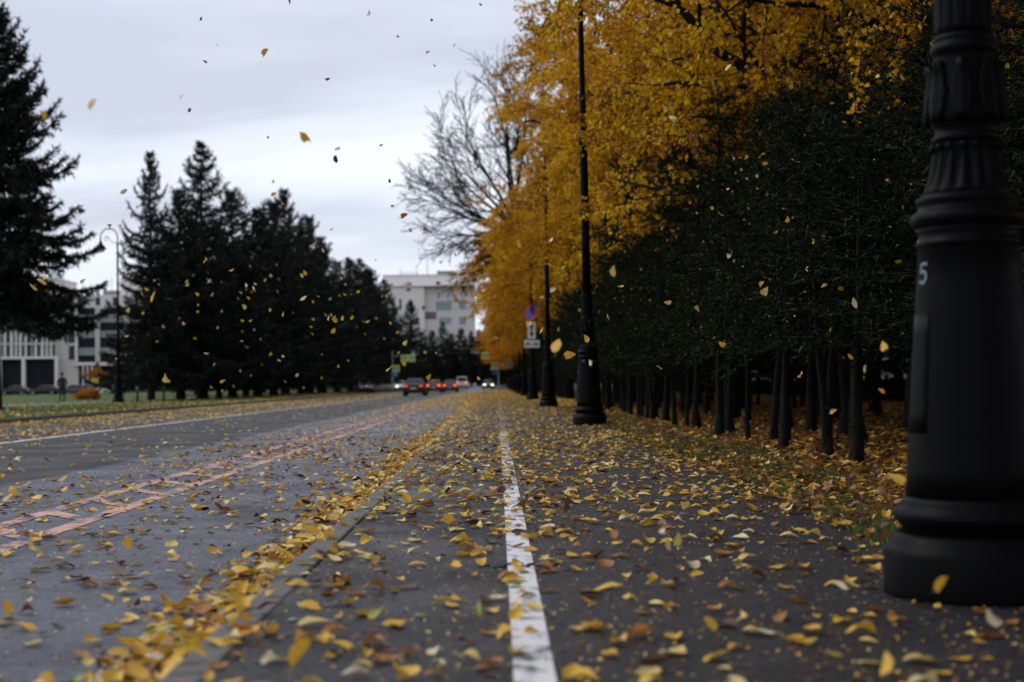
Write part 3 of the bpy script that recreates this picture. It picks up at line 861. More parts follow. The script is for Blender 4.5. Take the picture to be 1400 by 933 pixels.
# left wing
x0, x1 = lx_(-60), lx_(76)
zt = lz_(383)
bx('wall', ob, ((x0 + x1) / 2, 6, (zt + lz_(490)) / 2), (x1 - x0, 12, zt - lz_(490)), 'stone_pale')
bx('ground_storey', ob, ((x0 + x1) / 2, 6.6, lz_(490) / 2 - .1), (x1 - x0 - .4, 12, lz_(490) + .19), 'dark_cladding')
for px in (-30, 0, 33, 78):
    bx('pilaster', ob, (lx_(px), -.05, lz_(488) / 2), (.55, .7, lz_(488) + .1), 'stone_pale')
for (ya, yb) in ((415, 445), (447.5, 468.5), (471, 487), (386, 409)):
    z = (lz_(ya) + lz_(yb)) / 2; h = lz_(ya) - lz_(yb)
    for off in (-84, -42, 0):
        for px, w in ((40, .70), (45.7, .30), (53.3, .60), (61.3, .28), (67, .28), (73.8, .45)):
            window(ob, lx_(px + off), z, w, h, 0)
for y_ in (446.3, 469.8, 413):
    bx('string_course', ob, ((x0 + x1) / 2, -.05, lz_(y_)), (x1 - x0, .2, .22), 'stone')
bx('parapet', ob, ((x0 + x1) / 2, 6, zt + .2), (x1 - x0 + .3, 12.3, .4), 'stone')
bx('string_course', ob, ((x0 + x1) / 2, -.12, lz_(489)), (x1 - x0 + .2, .5, .4), 'stone_pale')
# link wall and bays
a0, a1 = lx_(76), lx_(104)
zb2 = lz_(418)
bx('wall', ob, ((a0 + a1) / 2, 7.4, zb2 / 2), (a1 - a0, 12, zb2), 'stone')
for (ya, yb) in ((423, 446), (451, 469), (473, 492)):
    z = (lz_(ya) + lz_(yb)) / 2; h = lz_(ya) - lz_(yb)
    window(ob, lx_(95.5), z, 1.1, h, 1.4, 'window_glass', mull=1)
def glass_bay(pa, pb, top):
    xa, xb = lx_(pa), lx_(pb); zt_ = lz_(top); z0_ = lz_(496)
    bx('bay', ob, ((xa + xb) / 2, 5.6, (zt_ + z0_) / 2), (xb - xa, 9, zt_ - z0_), 'dark_cladding')
    for (ya, yb) in ((430, 442), (452, 463), (475, 487)):
        z = (lz_(ya) + lz_(yb)) / 2; h = lz_(ya) - lz_(yb)
        n = max(3, int((xb - xa) / .55))
        wn_ = window(ob, (xa + xb) / 2, z, xb - xa - .3, h, 1.1, 'curtain', 'dark_cladding', mull=n)
    for px in (pa, pb):
        bx('fin', ob, (lx_(px), 3.0, (zt_ + z0_) / 2 + .1), (.38, 5, zt_ - z0_ + .5), 'stone_pale')
    bx('fin_cap', ob, ((xa + xb) / 2, 3.2, z0_ - .25), (xb - xa + .8, 5.4, .5), 'stone_pale')
    bx('undercroft', ob, ((xa + xb) / 2, 6.5, z0_ / 2 - .3), (xb - xa - .3, 9, z0_ - .55), 'dark_cladding')
glass_bay(103, 131, 421); glass_bay(133, 170, 423); glass_bay(173, 215, 423); glass_bay(218, 262, 423); glass_bay(265, 330, 423)
xa, xb = lx_(80), lx_(332)
bx('attic_storey', ob, ((xa + xb) / 2, 9, (lz_(421) + lz_(403)) / 2 + .15), (xb - xa, 9, lz_(403) - lz_(421)), 'stone_pale')
for px in (84, 99, 124, 148, 178, 205, 232, 260, 290): window(ob, lx_(px), lz_(411), .75, 1.5, 4.5)
bx('plant_room', ob, (lx_(136), 10, lz_(401) + .3), (3.2, 4, 1.2), 'roof_grey'); 
bx('stair_tower', ob, (lx_(170), 10, lz_(395)), (5.2, 5, 4.5), 'stone_pale')
b = MB(); b.tube([(lx_(133.5), 9, lz_(400)), (lx_(133.5), 9, lz_(374))], .05, 5); b.build('antenna', M['metal_grey'], ob)
for px in (112, 118, 124): 
    bx('undercroft_column', ob, (lx_(px), .8, lz_(496) / 2 - .2), (.3, .3, lz_(496) - .5), 'stone')

# far building closing the street
FD = 350.0
def fx(cx): return at(470 + cx / 4.24, 500, FD).x
def fz(cy): return at(575, 340 + cy / 4.24, FD).z
fb = empty('white_building', (0, FD, 0))
tag(fb, 'pale office building with set back top floor and roof masts at the street end', 'building')
bx('wall', fb, ((fx(180) + fx(470)) / 2, 6, fz(222) / 2), (fx(470) - fx(180), 12, fz(222)), 'stone_pale')
bx('side_wall', fb, ((fx(470) + fx(760)) / 2, 8.5, fz(222) / 2), (fx(760) - fx(470), 14, fz(222) - .06), 'stone')
bx('cornice', fb, ((fx(180) + fx(760)) / 2, 6.2, fz(218) + .05), (fx(760) - fx(180) + .5, 13.4, .28), 'stone_pale')
bx('top_floor', fb, ((fx(225) + fx(655)) / 2, 9, (fz(150) + fz(217)) / 2), (fx(655) - fx(225), 10, fz(150) - fz(217)), 'stone_pale')
bx('parapet', fb, ((fx(225) + fx(655)) / 2, 9, fz(149) + .1), (fx(655) - fx(225) + .4, 10.4, .22), 'stone')
bx('plant_room', fb, (fx(592), 9, fz(135)), (fx(645) - fx(540), 5, fz(120) - fz(152)), 'roof_grey')
for cx_, cy_, w, h in ((275, 207, .85, .8), (345, 207, .5, .6), (375, 200, 1.2, .95), (548, 202, .9, 1.35)):
    window(fb, fx(cx_), fz(cy_), w, h, 4.0)
for cx_, cy_, w, h in ((220, 305, .5, 1.2), (285, 310, 1.0, 1.6), (332, 322, .5, 2.6), (380, 238, .9, .6), (466, 344, .7, .9), (250, 420, .5, 2.6), (330, 420, .5, 2.8), (400, 330, .6, 1.6), (430, 420, .9, 1.8)):
    window(fb, fx(cx_), fz(cy_), w, h, 0)
for cx_, cy_, w, h, p_ in ((553, 275, .55, 1.2, 'window_glass'), (582, 332, 4.0, 2.5, 'pale_glass'), (505, 388, 3.0, 2.0, 'window_glass'), (650, 280, .6, 1.4, 'window_glass'), (690, 330, 1.8, 2.2, 'pale_glass'), (690, 420, 1.8, 2.2, 'pale_glass'), (590, 420, 3.2, 2.0, 'pale_glass')):
    window(fb, fx(cx_), fz(cy_), w, h, 1.5, p_, 'stone_pale', mull=5 if w > 2 else 0)
for c0, c1 in ((200, 243), (278, 318)):
    xa_, xb_ = fx(c0), fx(c1)
    bx('bay_frame', fb, ((xa_ + xb_) / 2, -.1, (fz(333) + fz(520)) / 2), (xb_ - xa_ + .5, .5, fz(333) - fz(520)), 'stone')
    for cy_ in (365, 425, 485):
        window(fb, (xa_ + xb_) / 2, fz(cy_), xb_ - xa_ - .1, 2.1, -.36, 'pale_glass' if cy_ > 400 else 'window_glass', mull=1)
for cx_, t_, b_ in ((325, 95, 150), (420, 92, 150), (482, 52, 150), (243, 145, 152), (340, 135, 152), (455, 130, 150), (545, 108, 122)):
    b = MB(); b.tube([(fx(cx_), 7, fz(b_) - .3), (fx(cx_), 7, fz(t_))], [.10, .05], 6)
    if cx_ in (482,):
        for q in (62, 78, 95): b.box((fx(cx_), 7, fz(q)), (.55, .06, .06))
    b.build('mast', M['metal_grey'], fb)
b = MB()
for i in range(26): b.box((fx(320) + i * (fx(430) - fx(320)) / 25, 5.2, fz(149) + .55), (.04, .04, .7))
b.box(((fx(320) + fx(430)) / 2, 5.2, fz(149) + .9), (fx(430) - fx(320), .05, .05)); b.build('railing', M['metal_grey'], fb)
# grey block further right, behind the far trees
gb = empty('grey_building', (0, 400, 0))
tag(gb, 'dark grey block glimpsed behind the trees at the road end', 'building')
xg0, xg1 = at(650, 500, 400).x, at(900, 500, 400).x
bx('wall', gb, ((xg0 + xg1) / 2, 6, 6), (xg1 - xg0, 12, 13), 'dark_cladding')
bx('cornice', gb, ((xg0 + xg1) / 2, 6, 12.7), (xg1 - xg0 + .5, 12.5, .4), 'roof_grey')
for i in range(9):
    for j in range(3): window(gb, xg0 + 3 + i * 4.2, 3 + j * 3.4, 1.4, 1.8, 0)

# dark railings in front of the offices
def fence(x0, x1, y, label):
    r = empty('metal_fence', (0, y, LAWN)); tag(r, label, 'fence')
    n = int((x1 - x0) / 2.5)
    pm = MB(); pm.box((0, 0, 1.0), (.08, .08, 2.0)); pme = pm.mesh('post', M['black_trim'])
    qm = MB(); qm.box((0, 0, 1.0), (2.36, .03, 1.7)); qme = qm.mesh('panel', M['black_trim'])
    for i in range(n + 1):
        o = link('post', pme, r); o.location = (x0 + i * 2.5, 0, 0)
        if i < n:
            o = link('panel', qme, r); o.location = (x0 + i * 2.5 + 1.25, 0, 0)
fence(lx_(150), lx_(560), 226, 'long dark metal fence behind the parked cars and spruces')

# ------------------------------------------------------------------ vegetation
LEAFQ_V = [(0, 0, 0), (.48, .26, .09), (.36, .66, .05), (0, 1.0, -.06), (-.42, .50, .10)]
LEAFQ_F = [(0, 1, 2, 3, 4)]
def grow(seed, H, spread, fork, n_limbs=6, droop=1.0, leafN=90000, leaf=(.064, .100), bare=False, lowest=2.6, trunk_r=.26):
    """a broadleaf tree: returns wood MB and leaf arrays"""
    rnd = random.Random(seed); rg = np.random.default_rng(seed)
    w = MB(); twigs = []
    def limb(p, d, length, r, depth):
        n = 7 if depth < 2 else 5
        pts = [p.copy()]; rad = [r]; dd = d.copy()
        for i in range(n):
            t = (i + 1) / n
            dd = (dd + Vector((rnd.gauss(0, .13), rnd.gauss(0, .13), rnd.gauss(0, .10) + (.05 if depth == 0 else -.07 * droop * t * (depth)))) ).normalized()
            p = p + dd * (length / n)
            if p.z < lowest and dd.z < 0: dd.z *= .2
            pts.append(p.copy()); rad.append(max(.006, r * (1 - .80 * t)))
        w.tube(pts, rad, 8 if depth == 0 else (6 if depth == 1 else (4 if depth == 2 else 3)))
        if depth >= 2: twigs.extend(zip(pts[:-1], pts[1:]))
        maxd = 4 if bare else 3
        if depth < maxd:
            nb = [11, 8, 5, 5][depth]
            for k in range(nb):
                t = .18 + .82 * (k + rnd.random() * .7) / nb
                f = t * n; i = min(n - 1, int(f)); q = pts[i].lerp(pts[i + 1], f - i)
                base = (pts[i + 1] - pts[i]).normalized()
                az = rnd.uniform(0, 2 * PI)
                perp = base.orthogonal().normalized(); perp = Matrix.Rotation(az, 3, base) @ perp
                ang = rnd.uniform(.55, 1.1)
                nd = (base * math.cos(ang) + perp * math.sin(ang)); nd.z += .05 * (1 if depth == 0 else -.6 * droop)
                limb(q, nd.normalized(), length * rnd.uniform(.34, .56) * (1.12 - .35 * t), max(.006, rad[i] * .5), depth + 1)
    # trunk
    tp = [Vector((0, 0, -.15))]; tr = [trunk_r * 1.5]
    for i in range(1, 7):
        t = i / 6; tp.append(Vector((rnd.gauss(0, .05), rnd.gauss(0, .05), fork * t))); tr.append(trunk_r * (1.18 - .3 * t) if i > 1 else trunk_r * 1.15)
    w.tube(tp, tr, 14)
    top = tp[-1]
    # leader and limbs
    limb(top, Vector((rnd.gauss(0, .08), rnd.gauss(0, .08), 1)).normalized(), H - fork, trunk_r * .8, 0)
    for k in range(n_limbs):
        a = 2 * PI * (k + rnd.random() * .5) / n_limbs
        el = rnd.uniform(.55, 1.15)
        z = fork * rnd.uniform(.72, 1.0)
        q = Vector((top.x, top.y, z))
        limb(q, Vector((math.cos(a), math.sin(a), math.tan(el) * .8)).normalized(), spread * rnd.uniform(1.0, 1.25), trunk_r * rnd.uniform(.38, .55), 0)
    # mid-height spreading branches
    nm = int(n_limbs * 2.2)
    for k in range(nm):
        a = 2.4 * k + rnd.random(); t = (k + .5) / nm
        z = fork + (H - fork) * (.02 + .62 * t)
        limb(Vector((top.x, top.y, z)), Vector((math.cos(a), math.sin(a), .10 + .55 * t)).normalized(), spread * (1.0 - .45 * t) * rnd.uniform(.8, 1.15), trunk_r * .34 * (1 - .5 * t), 1)
    if bare: return w, None
    A = np.array([t_[0] for t_ in twigs]); B = np.array([t_[1] for t_ in twigs])
    ln = np.linalg.norm(B - A, axis=1); pr_ = ln / ln.sum()
    idx = rg.choice(len(A), leafN, p=pr_)
    P = A[idx] + (B - A)[idx] * rg.random((leafN, 1)) + rg.normal(0, .055, (leafN, 3)) * np.array([1, 1, .8])
    P[:, 2] -= .05
    D = rg.normal(0, .55, (leafN, 3)); D[:, 2] -= .75
    Mx = frames(D, rg.uniform(0, 2 * PI, leafN))
    S = rg.uniform(leaf[0], leaf[1], leafN)
    V, F = scatter(LEAFQ_V, LEAFQ_F, Mx, P, S)
    clump = .5 + .27 * np.sin(P[:, 0] * 1.7 + seed) * np.cos(P[:, 1] * 1.5 + P[:, 2] * .8) + .17 * np.sin(P[:, 2] * 2.3 + P[:, 0])
    tone = np.clip(clump + rg.normal(0, .24, leafN), 0, 1)
    return w, (V, F, np.repeat(tone, 5))

LIND = []
for i, (sd_, H_, sp_, fk_, N_) in enumerate(((3, 16.0, 6.6, 4.6, 140000), (5, 18.0, 6.4, 5.0, 140000), (8, 16.5, 6.8, 4.6, 140000), (13, 16.0, 6.6, 4.4, 74000))):
    w, (V, F, tn) = grow(sd_, H_, sp_, fk_, leafN=N_, trunk_r=.26 if i < 3 else .33, lowest=4.0 if i < 3 else 5.2)
    LIND.append((w.mesh('trunk', M['linden_bark']), np_mesh('crown', V, F, M['gold_leaves'], tn)))
def linden(kind, x, y, rz, s_, label, tint=(1, 1, 1), group='golden lindens behind the pavement', z=VERGE):
    r = empty('linden_tree', (x, y, z + float(G(y))), rz); r.scale = (s_, s_, s_ * random.uniform(.95, 1.08))
    tag(r, label, 'tree', group)
    a, c = LIND[kind]
    link('trunk', a, r)
    o = link('crown', c, r); o.color = (*tint, 1)
    return r
random.seed(21)
ORDI = 'first second third fourth fifth sixth seventh eighth ninth tenth eleventh twelfth thirteenth fourteenth fifteenth sixteenth seventeenth eighteenth nineteenth twentieth twenty-first twenty-second twenty-third twenty-fourth twenty-fifth twenty-sixth twenty-seventh twenty-eighth twenty-ninth thirtieth'.split()
linden(3, 6.9, 22.5, 2.2, 1.0, 'nearest golden linden with thick dark forked limbs above the dark conifers', (.95, .95, .9))
linden(1, 7.3, 31, .7, .95, 'golden linden second from the near end, leaning over the tall slim lamp post')
linden(2, 6.8, 40, 3.9, .95, 'golden linden just behind the lone slim lamp post')
linden(0, 6.8, 49.5, 5.1, 1.0, 'golden linden level with the hanging bell lantern')
linden(1, 6.7, 58, 1.9, 1.02, 'golden linden just beyond the hanging bell lantern', (1, .97, .95))
linden(2, 6.6, 67, .4, 1.0, 'golden linden behind the parking signs', (1, .95, .9))
for i, y in enumerate(range(76, 300, 10)):
    f = min(1, (y - 76) / 90)
    linden(i % 3, 5.6 + random.uniform(-.5, .4) - (0.6 if y > 90 else 0), y + random.uniform(-1, 1), random.uniform(0, 6.3), random.uniform(.9, 1.04), '%s golden linden of the front row, counted from the forked near one' % ORDI[i + 6],
           (1.0, .93 - .17 * f, .9 - .3 * f))
BACK_LAB = 'golden linden in the shaded ranks deeper behind the conifers'
for i, y in enumerate(range(8, 120, 9)):
    linden((i + 1) % 3, 15.0 + random.uniform(-1, 1), y + random.uniform(-1.5, 1.5), random.uniform(0, 6.3), random.uniform(.9, 1.1), '%s golden linden from the near end of the second rank, behind the conifer belt' % ORDI[i], (.9, .88, .85), 'lindens deeper in the park')
for i, y in enumerate(range(20, 130, 12)):
    linden((i + 2) % 3, 25.0 + random.uniform(-2, 2), y + random.uniform(-2, 2), random.uniform(0, 6.3), random.uniform(1.0, 1.2), '%s golden linden from the near end of the deepest rank in the wood' % ORDI[i], (.9, .88, .85), 'lindens deeper in the park')
# unseen lindens continuing the row, added to keep the pavement edge in shade
for x, y, k, lab in ((9.5, 11.0, 1, 'golden linden added for shade behind the big near lamp post'), (6.6, 2.5, 0, 'golden linden added for shade out of the picture beside the near lamp post'), (6.8, -6.0, 2, 'unseen golden linden added for shade behind the viewer on the verge')):
    linden(k, x, y, random.uniform(0, 6), .95, lab, (.95, .93, .9))
# bare tree
def bare_tree():
    rnd = random.Random(5)
    w = MB()
    def br(p, d, L_, r, dep):
        n = 7; pts = [p.copy()]; rad = [r]
        for i in range(n):
            d = (d + Vector((rnd.gauss(0, .05), rnd.gauss(0, .06), rnd.gauss(.01, .05)))).normalized()
            p = p + d * (L_ / n); pts.append(p.copy()); rad.append(max(.016, r * (1 - .78 * (i + 1) / n)))
        w.tube(pts, rad, 7 if dep == 0 else (5 if dep == 1 else 3))
        if dep < 3:
            for k in range([9, 6, 4, 4][dep]):
                t = .2 + .78 * (k + rnd.random() * .6) / [9, 6, 4, 4][dep]
                i = min(n - 1, int(t * n)); q = pts[i].lerp(pts[i + 1], t * n - i)
                bd = (pts[i + 1] - pts[i]).normalized()
                pp = Matrix.Rotation(rnd.uniform(0, 6.28), 3, bd) @ bd.orthogonal().normalized()
                a = rnd.uniform(.35, .75)
                br(q, (bd * math.cos(a) + pp * math.sin(a)).normalized(), L_ * rnd.uniform(.36, .55), rad[i] * .52, dep + 1)
    w.tube([(0, 0, -.2), (0, 0, 1.0), (-.4, 0, 4.0), (-1.7, -.1, 7.2), (-3.0, -.1, 9.6)], [.34, .26, .23, .19, .15], 12)
    o = Vector((-2.8, -.1, 9.2))
    for k, (an, L_) in enumerate(((-16, 4.4), (4, 5.2), (17, 6.4), (30, 7.0), (43, 7.4), (55, 8.0), (67, 8.8), (79, 9.6), (90, 10.2), (104, 9.5), (125, 8.0))):
        br(o + Vector((-.05 * k + .3, rnd.gauss(0, .1), -.6 + .14 * k)), Vector((-math.cos(R(an)), rnd.uniform(-.35, .35), math.sin(R(an)))).normalized(), L_ * (.80 if an < 45 else .70), .105, 0)
    return w
r = empty('bare_tree', (3.9, 77.5, VERGE)); tag(r, 'leafless tree with fine dark twigs spread against the sky', 'tree')
bare_tree().build('trunk', M['bare_bark'], r)

# conifers: shoots are thin three-sided slivers along drooping branches
SH_V = [(-.5, 0, 0), (.5, 0, 0), (0, 1, 0), (0, .30, .30)]
SH_F = [(0, 1, 3), (1, 2, 3), (2, 0, 3)]
def conifer(seed, H, rad, base, whorl_dz, per, shoots_per_m, sh_len, sh_w, droop, upturn, thin_top=.12, spire=1.0, trunk_r=.3, irregular=.25, mat='spruce_bark', leafm='needles', gap=.06, br=.018, stubs=6):
    rnd = random.Random(seed); rg = np.random.default_rng(seed)
    w = MB()
    n = 10
    w.tube([(rnd.gauss(0, .02) if i else 0, rnd.gauss(0, .02) if i else 0, -.2 + (H + .2) * i / n) for i in range(n + 1)], [max(.012, trunk_r * (1 - .97 * i / n) * (1.25 if i == 0 else 1)) for i in range(n + 1)], 9)
    w.tube([(0, 0, -.15), (0, 0, .0), (0, 0, .12), (.01, 0, .35)], [trunk_r * 1.9, trunk_r * 1.6, trunk_r * 1.22, trunk_r * .9], 9)
    for q in range(stubs):
        a = rnd.uniform(0, 6.28); z0 = rnd.uniform(.35, base + .2); ls = rnd.uniform(.12, .75)
        w.tube([(0, 0, z0), (math.cos(a) * ls * .5, math.sin(a) * ls * .5, z0 + rnd.uniform(-.08, .08)), (math.cos(a + .2) * ls, math.sin(a + .2) * ls, z0 + rnd.uniform(-.25, .12))], [.012, .008, .004], 4)
    segs = []
    z = base
    while z < H - .15:
        t = (z - base) / (H - base)
        rr = rad * ((1 - t) ** spire * (1 - thin_top) + thin_top * (1 - t) + .03)
        k_n = max(3, int(round(per * (1 - .35 * t))))
        a0 = rnd.uniform(0, 6.28)
        for k in range(k_n):
            a = a0 + 2 * PI * k / k_n + rnd.gauss(0, .18)
            L_ = rr * min(1.32, max(.3, rnd.gauss(1.0, irregular)))
            if rnd.random() < gap: continue
            m = max(3, int(L_ / .35))
            p = Vector((0, 0, z + rnd.uniform(-.2, .2) * whorl_dz)); el = (.15 + .55 * t) - droop * (1 - t) * .3
            pts = [p.copy()]
            for i in range(m):
                u = (i + 1) / m
                e_ = el - droop * math.sin(PI * min(1, u * .8)) * (1 - .6 * t) + upturn * max(0, u - .6) / .4
                p = p + Vector((math.cos(a) * math.cos(e_), math.sin(a) * math.cos(e_), math.sin(e_))) * (L_ / m)
                pts.append(p.copy())
            w.tube(pts, [max(.004, br * L_ * (1 - .8 * i / m)) for i in range(m + 1)], 4)
            for i in range(m):
                u = (i + .5) / m
                if u > .14: segs.append((pts[i], pts[i + 1], u, L_, a))
        z += whorl_dz * rnd.uniform(.75, 1.25) * (1 - .35 * t)
    # side twigs
    tw = []
    for p0, p1, u, L_, a in segs:
        d = (p1 - p0).normalized()
        side = d.cross(Vector((0, 0, 1))).normalized()
        for sgn in (-1, 1):
            for q in range(2):
                ll_ = min(.34 * L_ * (1.15 - u) + .10, 1.15) * rnd.uniform(.6, 1.2)
                dd = (d * rnd.uniform(.5, .95) + side * sgn * rnd.uniform(.5, 1.0) + Vector((0, 0, rnd.uniform(-.45, .10)))).normalized()
                s0 = p0.lerp(p1, rnd.random())
                tw.append((s0, s0 + dd * ll_))
        tw.append((p0, p1 + d * .12))
    A = np.array([t_[0] for t_ in tw]); B = np.array([t_[1] for t_ in tw])
    ln = np.linalg.norm(B - A, axis=1)
    cnt = np.maximum(2, (ln * shoots_per_m).astype(int))
    idx = np.repeat(np.arange(len(A)), cnt); N = len(idx)
    f = rg.random((N, 1))
    P = A[idx] + (B - A)[idx] * f
    Du = (B - A)[idx] / ln[idx][:, None]
    D = Du * .75 + rg.normal(0, .55, (N, 3)); D[:, 2] -= .12
    Mx = frames(D, rg.uniform(0, 6.28, N))
    S = np.stack([rg.uniform(.7, 1.3, N) * sh_w, rg.uniform(.6, 1.3, N) * sh_len, rg.uniform(.7, 1.3, N) * sh_w], 1)
    V, F = scatter(SH_V, SH_F, Mx, P, S)
    tone = np.clip(.35 + .5 * (f[:, 0] - .4) + rg.normal(0, .2, N), 0, 1)
    return w.mesh('trunk', M[mat]), np_mesh('crown', V, F, M[leafm], np.repeat(tone, 4))
SPR = [conifer(31, 15.8, 4.8, 1.9, .60, 8, 17, .28, .080, .34, .50, trunk_r=.33, spire=.74, irregular=.42, gap=.10),
       conifer(47, 16.6, 4.6, 1.6, .62, 8, 17, .28, .080, .30, .60, trunk_r=.34, irregular=.46, spire=.84, gap=.10),
       conifer(59, 15.2, 5.0, 2.1, .60, 8, 16, .30, .085, .40, .45, trunk_r=.36, irregular=.38, spire=.70, gap=.08),
       conifer(63, 16.4, 4.5, 4.4, .48, 10, 22, .28, .080, .42, .55, trunk_r=.36, irregular=.32, spire=.55, gap=.08)]
TRUNK_OF = []
def tree_from(lib, kind, name, x, y, z, rz, s_, label, cat, group, tint=(1, 1, 1), sz=1.0):
    r = empty(name, (x, y, z + float(G(y))), rz); r.scale = (s_, s_, s_ * sz)
    tag(r, label, cat, group)
    a, c = lib[kind]
    TRUNK_OF.append(link('trunk', a, r)); o = link('crown', c, r); o.color = (*tint, 1)
    return r
random.seed(5)
spr = [(-8, 57, 3, .76, 'big dark spruce with high lower branches, cut by the left edge of the picture'),
       (207, 87, 1, .64, 'slim topped blue spruce just right of the lone lamp post'),
       (247, 92, 2, .80, 'spruce between the slim topped spruce and the tallest one'),
       (277, 97, 1, 1.06, 'tallest spruce of the middle group with an open pointed top'),
       (300, 103, 1, .66, 'fuller lower spruce filling the gap right of the tallest one'),
       (336, 113, 1, .74, 'spruce filling the gap left of the pointed one in the middle of the row'),
       (374, 122, 1, .88, 'dense spruce just right of the pointed one in the middle of the row'),
       (318, 106, 0, .98, 'spruce just right of the tallest one in the middle group'),
       (352, 118, 2, 1.02, 'dark spruce with a pointed tip in the middle of the row')]
for px, y, k, s_, lab in spr:
    p = at(px, 540, y)
    tree_from(SPR, k, 'spruce_tree', p.x, y, LAWN, random.uniform(0, 6.3), s_, lab, 'tree', 'spruces along the lawn', (1, 1, 1), 1.28 if k == 3 else {207: 1.44, 247: 1.12}.get(px, 1.0))
ROWL = 'dark spruce farther along the row beside the road'
for i, y in enumerate((127, 136, 146, 156, 167, 178, 190, 203, 217, 232, 248)):
    tree_from(SPR, i % 3, 'spruce_tree', -20.2 + random.uniform(-.8, .8), y, LAWN, random.uniform(0, 6.3), random.uniform(1.08, 1.28), '%s spruce of the front row along the lawn, counted from the left edge' % ORDI[i + 6], 'tree', 'spruces along the lawn')
for i, y in enumerate((132, 144, 156, 168, 180, 192, 204)):
    tree_from(SPR, (i + 1) % 3, 'spruce_tree', -29 + random.uniform(-1.5, 1.5), y, LAWN, random.uniform(0, 6.3), random.uniform(.75, .92), '%s spruce of the rear row on the lawn, counted from the left' % ORDI[i], 'tree', 'spruces behind the front row')
for i, (px, y, s_) in enumerate(((543, 262, .72), (562, 270, 1.0), (578, 288, .72), (592, 280, .70), (606, 300, .82), (618, 285, .70), (632, 305, .78), (645, 290, .68), (655, 310, .80), (668, 300, .72), (680, 320, .80), (700, 320, .85), (527, 275, .8))):
    p = at(px, 530, y)
    tree_from(SPR, i % 3, 'spruce_tree', p.x, y, LAWN - .1, random.uniform(0, 6.3), s_, 'pointed spruce before the pale building at the street end' if px == 562 else '%s dark spruce in the clump closing the far end of the street' % ORDI[i], 'tree', 'spruces at the street end')

# the belt of thin-stemmed conifers behind the pavement
HK = dict(thin_top=.3, mat='hedge_bark', leafm='belt_needles', gap=.10, br=.006, stubs=9)
HED = [conifer(71, 5.6, 1.95, 1.30, .34, 7, 44, .085, .016, .22, .30, spire=.52, trunk_r=.090, irregular=.40, **HK),
       conifer(83, 5.2, 2.05, 1.45, .36, 7, 44, .085, .016, .28, .25, spire=.5, trunk_r=.105, irregular=.42, **HK),
       conifer(97, 6.0, 1.9, 1.40, .37, 7, 44, .085, .016, .18, .35, spire=.55, trunk_r=.080, irregular=.38, **HK),
       'bushy',
       conifer(109, 5.6, 1.85, 2.25, .36, 7, 44, .085, .016, .26, .30, spire=.5, trunk_r=.090, irregular=.42, **HK),
       conifer(113, 5.2, 1.95, 2.0, .38, 7, 44, .085, .016, .30, .28, spire=.5, trunk_r=.105, irregular=.44, **HK)]
HED[3] = conifer(103, 6.2, 2.0, .15, .30, 8, 30, .11, .024, .2, .25, spire=.5, trunk_r=.08, irregular=.25, **HK)
def caught(seed, n, r_, z0, z1):
    rg = np.random.default_rng(seed)
    a = rg.uniform(0, 6.28, n); rr = r_ * rg.uniform(.55, 1.0, n); z = rg.uniform(z0, z1, n)
    V, F = scatter(LEAFQ_V, LEAFQ_F, frames(rg.normal(0, 1, (n, 3)), rg.uniform(0, 6, n)), np.stack([rr * np.cos(a), rr * np.sin(a), z], 1), rg.uniform(.04, .075, n))
    return np_mesh('caught_leaves', V, F, M['fallen_leaves'], np.repeat(rg.choice([.3, .45, .6, .7, .8], n), 5))
CAUGHT = [caught(s_, 26, 1.45, 1.6, 4.8) for s_ in (1, 2, 3)]
random.seed(77)
def nth(i):
    tens = 'twenty thirty forty fifty sixty seventy eighty ninety'.split(); tth = 'twentieth thirtieth fortieth fiftieth sixtieth seventieth eightieth ninetieth'.split()
    if i < 20: return ORD[i]
    n_ = i + 1
    return tth[n_ // 10 - 2] if n_ % 10 == 0 else tens[n_ // 10 - 2] + '-' + ORD[n_ % 10 - 1]
ORD = 'first second third fourth fifth sixth seventh eighth ninth tenth eleventh twelfth thirteenth fourteenth fifteenth sixteenth seventeenth eighteenth nineteenth twentieth'.split()
def belt_h(x, y, k):
    """the belt is lower at its near end"""
    t = min(1, max(0, (y - 12) / 18))
    h = (3.3 + 2.5 * t) if x < 4.2 else (4.5 + 1.4 * t)
    return h / (5.6, 5.2, 6.0, 6.2, 5.6, 5.2)[k]
def hedge(x, y, lab, k=None, s_=None, wide=1.0):
    k = (random.choice((4, 5)) if y < 25 and x < 7 else random.randrange(3)) if k is None else k
    s_ = s_ or random.uniform(.88, 1.06)
    o = tree_from(HED, k, 'belt_conifer', x, y, VERGE - .02, random.uniform(0, 6.3), s_ * wide, lab, 'conifer', 'conifers in the belt behind the pavement', (1, 1, 1), 1.0)
    o.scale.z = belt_h(x, y, k) * random.uniform(.86, 1.14)
    o.rotation_euler = (R(random.gauss(0, 2.2)), R(random.gauss(0, 2.2)), o.rotation_euler.z)
    if x < 6 and y < 60: link('caught_leaves', random.choice(CAUGHT), o)['kind'] = 'stuff'
    for ch in TRUNK_OF[-1:]:
        q = random.choice((.5, .6, .7, .8, .9, 1.0)); ch.scale = (q, q, 1)
    return o
hedge(3.42, 13.6, 'conifer with the thickest dark stem at the near end of the belt', 5, .9, 1.0)
y = 14.9; i = 0
while y < 62:
    lab = '%s thin dark stem after the thickest one in the front of the conifer belt' % nth(i)
    hedge(3.45 + random.uniform(-.22, .28), y, lab, None, random.uniform(.58, .80)); y += random.uniform(.75, 1.25); i += 1
y = 10.5; i = 0
while y < 60:
    hedge(4.9 + random.uniform(-.35, .35), y, '%s conifer from the near end in the second row of the belt' % nth(i), None, random.uniform(.9, 1.1)); y += random.uniform(1.3, 2.0); i += 1
y = 63; i = 0
